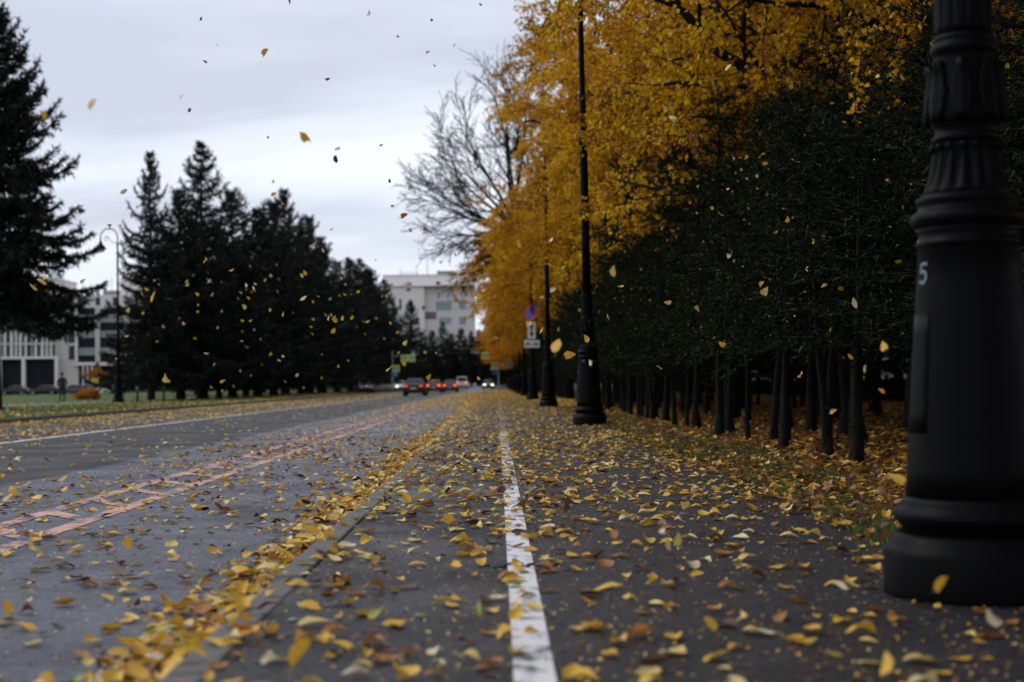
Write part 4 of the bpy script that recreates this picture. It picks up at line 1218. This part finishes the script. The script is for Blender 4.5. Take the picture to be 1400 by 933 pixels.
while y < 190:
    hedge(3.6 + random.uniform(-.3, .3), y, '%s conifer of the belt counted onwards from the lamp with parking signs' % nth(i), None, random.uniform(.62, .82)); y += random.uniform(1.8, 2.6); i += 1
y = 11; i = 0
while y < 60:
    hedge(8.8 + random.uniform(-.6, .6), y, '%s dark conifer from the near end, deep in shade behind the belt' % nth(i), None, random.uniform(.95, 1.25)); y += random.uniform(2.2, 3.2); i += 1
y = 14; i = 0
while y < 205:
    o = hedge(17.5 + random.uniform(-1.5, 1.5), y, '%s bushy conifer branched to the ground, deepest in the wood' % nth(i), 3, random.uniform(.95, 1.25)); o.scale.z *= .8; y += random.uniform(2.0, 3.0) if y < 110 else 3.6; i += 1
hedge(4.6, 9.2, 'dark conifer standing just behind the big near lamp post', None, .95)

# low plants and lawn furniture on the left
def shrub(name, px, y, w, h, label, tint, lift=0.0):
    p = at(px, 540, y); r = empty(name, (p.x, y, LAWN)); tag(r, label, 'shrub')
    rg = np.random.default_rng(int(px)); N = 2600
    u = rg.normal(0, 1, (N, 3)); u /= np.linalg.norm(u, axis=1, keepdims=True)
    P = u * (rg.random((N, 1)) ** .4) * np.array([w / 2, w / 2.6, h / 1.9]); P[:, 2] += h * .5
    P *= (1 + .25 * np.sin(P[:, :1] * 3.1 + 1) )
    P[:, 2] = P[:, 2] * (1 - lift) + h * lift
    P = P[P[:, 2] > .02]; N = len(P)
    V, F = scatter(LEAFQ_V, LEAFQ_F, frames(rg.normal(0, 1, (N, 3)), rg.uniform(0, 6, N)), P, rg.uniform(.07, .13, N))
    o = link('foliage', np_mesh('foliage', V, F, M['gold_leaves'], np.repeat(np.clip(rg.normal(.5, .25, N), 0, 1), 5)), r); o.color = (*tint, 1)
    b = MB()
    for k in range(7):
        a = k * .9; b.tube([(0, 0, -.05), (.12 * math.cos(a), .12 * math.sin(a), h * .4), (w * .3 * math.cos(a), w * .25 * math.sin(a), h * .8)], [.03, .02, .008], 5)
    b.build('stem', M['linden_bark'], r)
    return r
shrub('orange_shrub', 119, 104, 2.6, .70, 'low orange shrub on the lawn in front of the parked cars', (.62, .46, .5))
shrub('orange_shrub', 131, 196, 3.6, 3.6, 'taller orange shrub behind the white saloon by the offices', (.50, .34, .4), .62)
for px, y, lab in ((188, 83.5, 'short dark post on the lawn left of the first spruce trunk'), (224, 86.0, 'short dark post on the lawn between two spruce trunks')):
    p = at(px, 540, y); r = empty('wooden_post', (p.x, y, LAWN)); tag(r, lab, 'post', 'short posts on the lawn')
    b = MB(); b.lathe([(.07, -.1), (.07, .86), (.06, .90), (.02, .93)], 10); b.build('shaft', M['wood'], r)
    b = MB(); b.lathe([(.082, .72), (.082, .80)], 10); b.build('band', M['metal_grey'], r)
p = at(257, 533, 150); r = empty('notice_board', (p.x, 150, LAWN)); tag(r, 'pale blue upright board seen between the spruce trunks', 'board')
b = MB(); b.box((0, 0, .98), (.66, .10, 1.55)); b.build('panel', M['board_blue'], r, bevel=.01)
b = MB(); b.box((0, 0, .1), (.5, .3, .2)); b.build('base', M['metal_grey'], r)
p = at(130, 520, 201); r = empty('yellow_sign', (p.x, 201, LAWN)); tag(r, 'small yellow panel on a post beside the parked white saloon', 'sign')
b = MB(); b.box((0, 0, 1.9), (1.0, .08, 1.0)); b.build('panel', M['yellow_panel'], r, bevel=.01)
b = MB(); b.lathe([(.05, 0), (.05, 1.9)], 8, (0, .1, 0)); b.build('post', M['metal_grey'], r)

# person standing on the lawn
def person():
    p = at(85, 545, 86.0)
    r = empty('person', (p.x, 86.0, LAWN), R(25)); tag(r, 'person in dark coat and trousers standing on the lawn by the parked cars', 'person')
    J = [((0, 0, .95), .15), ((0, .0, 1.15), .14), ((0, 0, 1.36), .17), ((0, .0, 1.48), .065), ((0, .01, 1.55), .06), ((0, .02, 1.64), .10), ((0, .01, 1.71), .085),
         ((.10, 0, .88), .10), ((.11, .02, .50), .07), ((.11, -.03, .09), .048), ((.11, .13, .04), .042),
         ((-.10, 0, .88), .10), ((-.12, -.02, .50), .07), ((-.13, -.08, .09), .048), ((-.13, .08, .04), .042),
         ((.19, 0, 1.40), .072), ((.27, -.06, 1.14), .058), ((.20, .10, .96), .048),
         ((-.19, 0, 1.40), .072), ((-.27, -.06, 1.14), .058), ((-.20, .10, .96), .048)]
    E = [(0, 1), (1, 2), (2, 3), (3, 4), (4, 5), (5, 6), (0, 7), (7, 8), (8, 9), (9, 10), (0, 11), (11, 12), (12, 13), (13, 14), (2, 15), (15, 16), (16, 17), (2, 18), (18, 19), (19, 20)]
    me = bpy.data.meshes.new('body'); me.from_pydata([j[0] for j in J], E, []); me.update()
    t = NT('person_body')
    z = t.n('ShaderNodeSeparateXYZ', {0: t.obj()}).outputs['Z']
    n = t.noise(t.obj(), 30, 3)
    cl = t.ramp(z, [(0.0, (.012, .011, .010)), (.10, (.02, .02, .025)), (.86, (.02, .022, .03)), (.88, (.016, .016, .02))])
    cc = t.mix(t.math('GREATER_THAN', z, 1.52), t.mix(n, cl, t.mix(1, cl, (1.5, 1.5, 1.5), 'MULTIPLY')), (.40, .25, .18))
    M['person_body'] = t.surf(t.pbr(cc, .8))
    me.materials.append(M['person_body'])
    o = link('body', me, r)
    sk = o.modifiers.new('skin', 'SKIN')
    for i, (_, rad) in enumerate(J): me.skin_vertices[0].data[i].radius = (rad, rad * (.72 if i in (0, 1, 2) else 1))
    me.skin_vertices[0].data[0].use_root = True
    sb = o.modifiers.new('smooth', 'SUBSURF'); sb.levels = 2; sb.render_levels = 2
    b = MB(); b.lathe([(.104, 1.66), (.112, 1.70), (.100, 1.76), (.06, 1.80), (.01, 1.812)], 14, (0, -.005, 0)); b.build('hair', M['hair'], r)
    b = MB(); b.lathe([(.20, .78), (.185, .95), (.165, 1.12), (.185, 1.34), (.12, 1.46), (.085, 1.50)], 18); c = b.build('coat', M['coat'], r); c.scale = (1, .74, 1)
    b = MB(); b.box((0, .125, 1.635), (.022, .03, .035)); b.build('nose', M['skin'], r)
person()

# ------------------------------------------------------------------ grass
def grass(name, n, fx_, fy, z, h, label):
    X, Y = fx_(n), fy(n)
    tv = [(-.10, 0, 0), (.10, 0, 0), (.05, .12, .6), (0, .38, 1.0)]
    Mx = rotmats(RNG.uniform(0, 6.28, n), RNG.normal(0, .25, n), np.zeros(n))
    hh = RNG.uniform(h * .5, h, n)
    V, F = scatter(tv, [(0, 1, 2), (0, 2, 3)], Mx, np.stack([X, Y, z + G(Y) - .01], 1), np.stack([hh * .5, hh * .8, hh], 1))
    o = link(name, np_mesh(name, V, F, M['grass_blades'], np.repeat(np.clip(RNG.normal(.5, .25, n), 0, 1), 4)))
    tag(o, label, 'grass', kind='stuff'); return o
def clustered(n, x0, x1, y0, y1, k, sx_, sy_):
    cx_ = RNG.uniform(x0, x1, k); cy_ = y0 + (y1 - y0) * RNG.random(k) ** 1.5
    i = RNG.integers(0, k, n)
    return np.clip(cx_[i] + RNG.normal(0, sx_, n), x0 - .1, x1 + .6), cy_[i] + RNG.normal(0, sy_, n)
gx, gy = clustered(26000, 1.96, 2.9, 5.6, 46, 150, .15, .32)
grass('verge_grass', len(gx), lambda n: gx, lambda n: gy, VERGE, .09, 'short green grass poking through leaves along the pavement edge')
lx2 = LK - .2 - RNG.random(40000) ** 1.4 * 12; ly2 = 26 + RNG.random(40000) ** 1.3 * 110
m_ = ~((ly2 > 145) & (lx2 > -17.7))
grass('lawn_grass', int(m_.sum()), lambda n: lx2[m_], lambda n: ly2[m_], LAWN, .09, 'mown green grass of the lawn behind the far kerb')

# ------------------------------------------------------------------ fallen leaves
def leaf_template(seed, det=2):
    """a leaf about 1 long with a folded midrib, curled edges and a stalk, resting on the xy plane.  det 0: two triangles"""
    seed = seed * 7 + 3
    rd = random.Random(seed)
    if det == 0:
        c = rd.uniform(.05, .25)
        return [(0, -.5, c * .4), (.43, -.1, c), (.0, .52, .0), (-.43, -.1, c * .6), ], [(0, 1, 2), (0, 2, 3)]
    kind = seed % 3
    nr, cols = (9, (-1, -.55, 0, .55, 1)) if det == 2 else (5, (-1, -.5, 0, .5, 1))
    wide = (.47, .36, .42)[kind]; rag = (.03, .05, .09)[kind]
    c1, c2, tw = rd.uniform(-.2, 1.0), rd.uniform(-.2, 1.0), rd.uniform(-.4, .4)
    arch, ph, cr_ = rd.uniform(-.5, .5), rd.uniform(0, 6), rd.uniform(.01, .05)
    bend = rd.uniform(-.12, .12)
    V = []; F = []
    for j in range(nr):
        t = j / (nr - 1)
        w = wide * max(.03, math.sin(PI * min(1, (t * .93 + .07)) ** (.62, .85, .72)[kind])) ** .85
        w *= 1 + rd.uniform(-rag, rag) * 1.5
        for u in cols:
            x = u * w * (1 + rd.uniform(-rag, rag)) + bend * (t - .5) ** 2 * 3
            y = -.46 + t - (.10 * abs(u) * (1 - t) ** 3 if kind == 0 else 0) + rd.uniform(-rag, rag) * .4 * abs(u)
            c_ = c1 if u > 0 else c2
            z = arch * ((t - .5) ** 2 * 1.6) + c_ * (u * w) ** 2 * 1.7 + .09 * abs(u) * w + tw * u * w * (t - .5) + cr_ * math.sin(7 * u + ph) * math.cos(9 * t + ph)
            V.append((x * (1 - .22 * abs(c_) * abs(u)), y, z))
    m = len(cols)
    for j in range(nr - 1):
        for i in range(m - 1):
            a = j * m + i
            F += [(a, a + 1, a + m + 1), (a, a + m + 1, a + m)]
    n = len(V); b0 = V[m // 2]
    V += [(b0[0] - .012, b0[1] + .03, b0[2]), (b0[0] + .012, b0[1] + .03, b0[2]), (b0[0] + rd.uniform(-.15, .15), b0[1] - .42, b0[2] + rd.uniform(-.02, .12))]
    F += [(n, n + 1, n + 2)]
    zmin = min(v[2] for v in V)
    return [(x, y, z - zmin) for x, y, z in V], F
TEMPL = [leaf_template(s_) for s_ in range(12)]
LEAFME = []
for i, (tv, tf) in enumerate(TEMPL):
    me = bpy.data.meshes.new('leaf'); me.from_pydata(tv, [], tf); me.update(); me.materials.append(M['leaf_golden_yellow'])
    me.polygons.foreach_set('use_smooth', [True] * len(tf))
    LEAFME.append(me)

def area(n, x0, x1, y0, y1, pw=1.0):
    return RNG.uniform(x0, x1, n), y0 + (y1 - y0) * RNG.random(n) ** pw
def patchy(X, Y, s_=1.0, keep=.55):
    v = np.sin(X * 2.3 * s_ + np.sin(Y * 1.1 * s_) * 1.7) * np.cos(Y * .9 * s_ + X * .7) * .5 + .5
    return RNG.random(len(X)) < keep + (1 - keep) * v
ALL = []     # rows: x, y, z, yaw, tilt, size, tone
def lay(X, Y, z, size, tilt, tones, extra=0.0):
    n = len(X)
    if n == 0: return
    T = RNG.choice(tones[0], n, p=tones[1]) + RNG.normal(0, .04, n)
    zz_ = z + G(Y) + .004 + RNG.random(n) ** 2 * extra
    ALL.append(np.stack([X, Y, zz_, RNG.uniform(0, 6.28, n), np.abs(RNG.normal(0, tilt, n)), RNG.uniform(size[0], size[1], n), np.clip(T, 0, 1)], 1))
MIXW = (np.array([.05, .20, .30, .42, .60, .80, .93, 1.0]), np.array([.11, .13, .12, .18, .24, .14, .07, .01]))
MIXB = (np.array([.05, .18, .28, .42, .60, .80, .93]), np.array([.16, .18, .16, .18, .18, .10, .04]))
MIXY = (np.array([.16, .28, .42, .60, .80, .93]), np.array([.10, .16, .26, .30, .13, .05]))
MIXV = (np.array([.03, .10, .18, .24, .30, .42, .60, .80]), np.array([.14, .20, .19, .15, .10, .11, .08, .03]))
SZ = (.032, .082)
# pavement
n = 110
X, Y = area(int(2.8 * 5.5 * 40), KX1, EDGE, 2.5, 8); k = patchy(X, Y, 1.2, .5); lay(X[k], Y[k], WALK, SZ, .16, MIXW, .006)
X, Y = area(int(2.8 * 22 * 66), KX1, EDGE, 8, 30); k = patchy(X, Y, .8, .55); lay(X[k], Y[k], WALK, SZ, .20, MIXW, .010)
X, Y = area(int(2.8 * 50 * 46), KX1, EDGE, 30, 80); k = patchy(X, Y, .5, .75); lay(X[k], Y[k], WALK, SZ, .25, MIXY, .02)
X, Y = area(int(2.8 * 120 * 42), KX1, EDGE, 80, 200); lay(X, Y, WALK, (.06, .11), .3, MIXY, .02)
# drift against the kerb
X = KX0 - .02 - np.abs(RNG.normal(0, .18, 5600)); Y = 2.6 + RNG.random(5600) ** 1.2 * 60
k = patchy(X * .3, Y, 1.6, .45); lay(X[k], Y[k], ROAD, (.04, .085), .38, MIXW, .035)
X = KX0 - np.abs(RNG.normal(0, .35, 7000)); Y = 60 + RNG.random(7000) * 140; lay(X, Y, ROAD, (.07, .12), .5, MIXY, .08)
X = KX0 + RNG.normal(.07, .10, 800); Y = 3 + RNG.random(800) * 70; lay(X, Y, WALK + .006, SZ, .3, MIXY, .02)
# parking strip
X, Y = area(int(3.3 * 8 * 42), -4.3, KX0, 3, 11); k = patchy(X, Y, 1.0, .4); lay(X[k], Y[k], ROAD, (.028, .08), .20, MIXB, .008)
X, Y = area(int(3.3 * 40 * 42), -4.3, KX0, 11, 51); k = patchy(X, Y, .7, .4); lay(X[k], Y[k], ROAD, (.03, .08), .22, MIXB, .010)
X, Y = area(int(3.3 * 120 * 26), -4.3, KX0, 51, 170); lay(X, Y, ROAD, (.06, .10), .3, MIXY, .012)
# carriageway
X, Y = area(int(3.6 * 110 * 3.6), -8.1, -4.3, 10, 120); lay(X, Y, ROAD, (.045, .085), .3, MIXY, .01)
X, Y = area(int(4.6 * 50 * 26), LK, -8.2, 22, 72); k = patchy(X, Y, .4, .4); lay(X[k], Y[k], ROAD, (.05, .09), .3, MIXY, .01)
X, Y = area(int(4.6 * 100 * 14), LK, -8.2, 72, 172); lay(X, Y, ROAD, (.07, .11), .3, MIXY, .01)
X = LK + np.abs(RNG.normal(0, .4, 5000)); Y = 26 + RNG.random(5000) * 120; lay(X, Y, ROAD, (.06, .10), .4, MIXY, .04)
n_road = sum(len(a) for a in ALL)
# verge and wood floor
X, Y = area(int(1.5 * 10 * 150), EDGE - .12, 3.6, 4.6, 15); lay(X, Y, VERGE + .012, (.04, .09), .35, MIXV, .03)
X, Y = area(int(1.6 * 35 * 130), EDGE - .15, 3.6, 15, 50); lay(X, Y, VERGE + .012, SZ, .38, MIXV, .03)
X, Y = area(int(1.8 * 90 * 60), EDGE - .1, 3.6, 50, 140); lay(X, Y, VERGE + .012, (.07, .12), .40, MIXY, .03)
X, Y = area(34000, 3.5, 14, 7, 55, 1.2); lay(X, Y, VERGE + .012, (.05, .10), .40, MIXV, .03)
# lawn
X = LK - .2 - RNG.random(5000) ** 1.9 * 14; Y = 28 + RNG.random(5000) * 115; lay(X, Y, LAWN + .03, (.06, .10), .4, MIXY, .05)
A = np.concatenate(ALL)
# in the picture?
iv = np.array(CAM_M.to_3x3().transposed())
def project(P):
    q = (P - np.array([0, 0, CAM_Z])) @ iv.T
    return 700 + FPX * q[:, 0] / -q[:, 2], 466.5 - FPX * q[:, 1] / -q[:, 2], -q[:, 2]
px, py, dz = project(A[:, :3])
inside = (px > -10) & (px < 1410) & (py > 0) & (py < 940) & (dz > .5)
# nothing under the lamp's foot
A = A[~((np.hypot(A[:, 0] - LAMPX - .02, A[:, 1] - LZ0) < .37))]
px, py, dz = project(A[:, :3]); inside = (px > 2) & (px < 1398) & (py > 0) & (py < 930) & (dz > .5)
size_px = np.where(inside, A[:, 5] / np.maximum(dz, .5), 0)
# the clear wet patch by the lamp and the sparse foreground
order = np.argsort(-size_px)
single = order[:290]
rest = np.ones(len(A), bool); rest[single] = False
def tone_word(t):
    if t < .10: return 'dark brown'
    if t < .33: return 'orange brown'
    if t < .70: return 'golden yellow'
    if t < .87: return 'pale yellow'
    if t < .975: return 'cream'
    return 'yellow green'
def where(x, y):
    if x < KX0 - .45: return 'on the blue grey roadway left of the kerb', 'leaves on the roadway'
    if x < KX0: return 'in the drift against the kerb', 'leaves drifted against the kerb'
    if x < -.35: return 'on the pavement just right of the kerb', 'leaves on the pavement'
    if x < .02: return 'on the pavement left of the white line', 'leaves on the pavement'
    if x < .17: return 'on the painted white line', 'leaves on the white line'
    if x < .9: return 'on the dark pavement right of the white line', 'leaves on the pavement'
    if x < EDGE - .05: return 'on the dark pavement towards the near lamp post', 'leaves on the pavement'
    return 'on the leafy verge by the near lamp post', 'leaves on the verge'
LEAFOBJ = []
def leaf_obj(name, loc, rot, s_, word, lab, group, k):
    o = bpy.data.objects.new(name, LEAFME[k % 12]); col.objects.link(o)
    o.location = loc; o.rotation_euler = rot; o.scale = (s_ * 1.05, s_ * 1.25, s_ * 1.1)
    o.material_slots[0].link = 'OBJECT'; o.material_slots[0].material = M['leaf_' + word.replace(' ', '_')]
    LEAFOBJ.append(o)
    return tag(o, lab, 'leaf', group)
def leaf_label(word, wh, s_, x, y, j):
    big = 'small ' if s_ < .056 else ('large ' if s_ > .076 else '')
    far = 'nearest the viewer' if y < 3.9 else ('a step farther' if y < 4.8 else ('level with the lamp' if y < 5.9 else 'beyond the lamp'))
    return '%s%s leaf %s, %s' % (big, word, wh.replace(' by the near lamp post', '').replace('in the drift against the kerb', 'in the kerb drift').replace('on the dark pavement right of the white line', 'right of the white line').replace('on the blue grey roadway left of the kerb', 'on the roadway').replace('on the pavement left of the white line', 'left of the white line').replace('on the pavement just right of the kerb', 'just right of the kerb').replace(' towards the near lamp post', ' towards the verge'), far)
for j, i in enumerate(single):
    x, y, z, yaw, tilt, s_, t = A[i]
    word = tone_word(t); wh, gp = where(x, y)
    shape = ('flat', 'curled', 'cupped', 'folded')[j % 4] if tilt < .3 else 'tilted'
    leaf_obj('fallen_leaf', (x, y, z + .002), (tilt, 0, yaw), s_, word, leaf_label(word, wh, s_, x, y, j), gp, j)
Rr = A[rest]
def stuff_leaves(name, rows, label):
    if len(rows) == 0: return
    near = rows[:, 1] < 24
    for part, det in ((rows[near], True), (rows[~near], False)):
        Vs, Fs, Ts, off = [], [], [], 0
        kk = RNG.integers(0, 12, len(part))
        for k in range(12):
            q = part[kk == k]
            if not len(q): continue
            tv, tf = leaf_template(k, 1 if det else 0)
            Mx = rotmats(q[:, 3], q[:, 4], RNG.uniform(0, 6.28, len(q)))
            V, F = scatter(tv, tf, Mx, q[:, :3], np.stack([q[:, 5] * 1.05, q[:, 5] * 1.25, q[:, 5] * 1.1], 1))
            Vs.append(V); Fs.append(F + off); Ts.append(np.repeat(q[:, 6], len(tv))); off += len(V)
        if not Vs: continue
        o = link(name, np_mesh(name, np.concatenate(Vs), np.concatenate(Fs), M['fallen_leaves'], np.concatenate(Ts), smooth=det))
        tag(o, label + (' near by' if det else ' farther along'), 'fallen leaves', kind='stuff')
on_verge = (Rr[:, 0] > EDGE - .16)
on_road = (Rr[:, 0] < KX0)
stuff_leaves('fallen_leaves', Rr[~on_verge & ~on_road], 'yellow and brown leaves scattered over the pavement')
stuff_leaves('fallen_leaves', Rr[on_road & (Rr[:, 0] > LK)], 'yellow and brown leaves lying on the road and in its gutters')
stuff_leaves('fallen_leaves', Rr[on_verge], 'thick carpet of leaves under the trees and on the verge')
stuff_leaves('fallen_leaves', Rr[on_road & (Rr[:, 0] <= LK)], 'yellow leaves lying on the lawn')

# ------------------------------------------------------------------ leaves in the air
FL = [  # px, py, depth, size, colour
    (363, 71, 9, .06, 'golden yellow'), (249, 133, 8, .035, 'golden yellow'), (259, 151, 9, .035, 'orange brown'), (417, 184, 6, .062, 'golden yellow'), (125, 142, 5, .045, 'pale yellow'),
    (57, 158, 6, .045, 'golden yellow'), (280, 85, 12, .04, 'golden yellow'), (374, 266, 9, .045, 'golden yellow'), (387, 278, 14, .03, 'golden yellow'), (553, 295, 9, .05, 'orange brown'),
    (582, 313, 8, .055, 'orange brown'), (461, 202, 8, .05, 'cream'), (458, 217, 8, .045, 'dark brown'), (593, 90, 10, .045, 'orange brown'), (448, 108, 12, .045, 'orange brown'),
    (506, 20, 7, .045, 'cream'), (544, 50, 14, .035, 'golden yellow'), (590, 28, 14, .04, 'dark brown'), (622, 62, 16, .04, 'dark brown'), (657, 6, 8, .035, 'orange brown'), (393, 3, 9, .045, 'orange brown'),
    (366, 188, 20, .04, 'dark brown'), (296, 62, 9, .04, 'cream'), (533, 247, 14, .045, 'dark brown'), (537, 282, 20, .05, 'dark brown'), (585, 72, 12, .04, 'cream'), (572, 342, 20, .05, 'golden yellow'),
    (453, 313, 20, .05, 'golden yellow'), (170, 262, 8, .05, 'cream'), (152, 310, 8, .05, 'orange brown'), (114, 385, 9, .04, 'cream'), (275, 26, 14, .04, 'dark brown'), (521, 198, 18, .05, 'dark brown'),
    (210, 406, 7, .05, 'golden yellow'), (195, 401, 9, .05, 'golden yellow'), (58, 384, 8, .06, 'golden yellow'), (46, 392, 8, .05, 'golden yellow'), (840, 371, 6.5, .062, 'pale yellow'), (1042, 389, 9, .058, 'golden yellow'),
    (918, 162, 8, .05, 'pale yellow'), (760, 472, 6, .075, 'golden yellow'), (756, 397, 10, .05, 'cream'), (832, 433, 12, .05, 'pale yellow'), (807, 496, 10, .05, 'cream'), (229, 517, 8, .055, 'pale yellow'),
    (532, 503, 9, .055, 'golden yellow'), (1163, 487, 7, .045, 'golden yellow'), (1181, 504, 6.5, .05, 'pale yellow'), (1207, 473, 6, .045, 'golden yellow'), (1139, 563, 8, .045, 'golden yellow'), (1205, 535, 7, .035, 'golden yellow'),
    (848, 393, 12, .05, 'golden yellow'), (995, 92, 10, .06, 'pale yellow'), (1110, 330, 9, .04, 'golden yellow'), (1076, 300, 10, .045, 'golden yellow'), (1000, 345, 11, .04, 'orange brown'), (955, 255, 12, .05, 'yellow green'),
    (1225, 655, 5.6, .075, 'golden yellow'), (1145, 712, 5.6, .06, 'golden yellow'), (1283, 797, 4.2, .06, 'golden yellow'), (612, 709, 7, .065, 'golden yellow'), (275, 880, 3.9, .085, 'golden yellow'), (412, 894, 3.9, .09, 'golden yellow'),
    (652, 832, 4.4, .06, 'yellow green'), (12, 832, 4.2, .065, 'golden yellow'), (18, 672, 6.5, .055, 'golden yellow'), (86, 653, 7, .045, 'golden yellow'), (36, 661, 6.5, .05, 'golden yellow'), (50, 745, 5, .06, 'pale yellow'),
    (13, 680, 6, .06, 'pale yellow'), (905, 727, 5.4, .05, 'cream'), (912, 745, 5.4, .05, 'pale yellow'), (926, 737, 5.5, .05, 'pale yellow'), (971, 853, 4.4, .055, 'golden yellow'), (892, 795, 5, .055, 'golden yellow'), (842, 664, 8, .06, 'cream'),
    (577, 668, 8, .055, 'golden yellow'), (608, 630, 10, .05, 'dark brown'), (555, 680, 7.5, .06, 'golden yellow'), (298, 693, 7.5, .065, 'dark brown'), (1360, 843, 4.2, .06, 'cream'), (1210, 905, 4.0, .06, 'golden yellow'),
    (455, 752, 5.6, .05, 'golden yellow'), (318, 845, 4.6, .05, 'golden yellow'), (706, 820, 4.6, .06, 'pale yellow'), (776, 690, 7, .06, 'dark brown'), (803, 728, 6.3, .055, 'orange brown'), (841, 730, 6.2, .06, 'orange brown'),
    (88, 668, 6.6, .05, 'golden yellow'), (177, 742, 5.6, .055, 'golden yellow'), (935, 690, 7.2, .05, 'pale yellow'), (978, 667, 8, .05, 'golden yellow'), (1010, 840, 4.6, .05, 'pale yellow'), (665, 545, 12, .05, 'golden yellow'),
]
def drift_label(a, b_, w):
    if a > 640: return 'small ' + sky_label(a, b_, w, False)
    hz = 'high' if b_ < 380 else ('midway' if b_ < 450 else 'low')
    wh = 'the slim topped spruce' if a < 260 else ('the tallest spruce' if a < 330 else ('the middle of the spruce row' if a < 440 else ('the far spruces' if a < 530 else 'the pale far building and cars')))
    return 'small %s leaf falling %s before %s' % (w, hz, wh)
def sky_label(px, py, w, big):
    if py > 560: return '%s leaf blown low above the %s' % (w, 'roadway' if px < 420 else ('pavement near the white line' if px < 900 else 'pavement near the big lamp post'))
    if px > 640: return '%s leaf falling in front of the %s' % (w, 'golden trees' if py < 250 or px < 780 else 'dark conifers')
    if py < 330 and px > 120: return '%s leaf drifting %s in the open sky' % (w, 'high' if py < 150 else 'low')
    return '%s leaf falling in front of the spruces' % w
random.seed(99)
for j, (a, b_, d, s_, w) in enumerate(FL):
    p = at(a, b_, d)
    if p.z < WALK + .03: p = at(a, b_, d * .9)
    leaf_obj('falling_leaf', p, (random.uniform(.2, 2.9), random.uniform(-1.1, 1.1), random.uniform(-3.1, 3.1)), s_ * .82, w, sky_label(a, b_, w, s_ > .055), 'leaves blowing through the air', j)
# many small ones before the spruces, beyond the focus
for j in range(215):
    a = random.gauss(390, 160) if j < 175 else random.uniform(700, 1240)
    b_ = random.gauss(435, 70) if j < 175 else random.gauss(430, 90)
    if not (150 < a < 1250) or not (150 < b_ < 540): continue
    d = random.uniform(13, 42) if j < 175 else random.uniform(7, 12.5)
    if j >= 175 and random.random() < .4: continue
    p = at(a, b_, d)
    if p.z < .3: continue
    w = random.choice(['golden yellow', 'golden yellow', 'pale yellow', 'pale yellow', 'cream'])
    leaf_obj('falling_leaf', p, (random.uniform(.2, 2.9), random.uniform(-1.1, 1.1), random.uniform(-3.1, 3.1)), random.uniform(.035, .065) * (1.25 if d > 25 else 1), w, drift_label(a, b_, w), 'leaves blowing through the air', j)

# crumbs of broken leaf and grit
n = 26000
X = np.concatenate([RNG.uniform(KX1, EDGE, n // 2), RNG.uniform(-4.4, KX0, n // 2)]); Y = 3 + RNG.random(n) ** 1.6 * 24
Zc = np.where(X > KX0, WALK, ROAD) + .003
Mx = rotmats(RNG.uniform(0, 6.28, n), np.abs(RNG.normal(0, .35, n)), RNG.uniform(0, 6.28, n))
S = np.stack([RNG.uniform(.004, .013, n), RNG.uniform(.005, .020, n), RNG.uniform(.004, .012, n)], 1)
V, F = scatter([(-.5, -.4, 0), (.5, -.5, .1), (.3, .5, .0), (-.4, .4, .3)], [(0, 1, 2), (0, 2, 3)], Mx, np.stack([X, Y, Zc], 1), S)
o = link('leaf_crumbs', np_mesh('leaf_crumbs', V, F, M['fallen_leaves'], np.repeat(np.clip(RNG.choice([.02, .10, .2, .3, .45, .8], n) + RNG.normal(0, .03, n), 0, 1), 4)))
tag(o, 'small brown crumbs of broken leaf and grit on the wet asphalt', 'leaf litter', kind='stuff')
# leaves that would share a label are told apart by their order across the picture
byl = {}
for o in LEAFOBJ: byl.setdefault(o['label'], []).append(o)
for lab, os_ in byl.items():
    if 1 < len(os_) <= 24:
        os_.sort(key=lambda o: project(np.array([o.location]))[0][0])
        for i, o in enumerate(os_):
            w_ = 'leftmost' if i == 0 else ('rightmost' if i == len(os_) - 1 else nth(i) + ' from left')
            if len(lab.split()) > 12: lab = lab.replace(' towards the verge', '').replace(' just right', ' right')
            o['label'] = ' '.join((lab.replace(' leaf', ' leaf, ' + w_ + ',', 1)).replace(',,', ',').split())

for o in LEAFOBJ:
    if len(o['label'].split()) > 16: o['label'] = o['label'].replace(' level with the lamp', ' by the lamp').replace(' on the dark pavement', ' on the pavement').replace(' the painted', ' the')
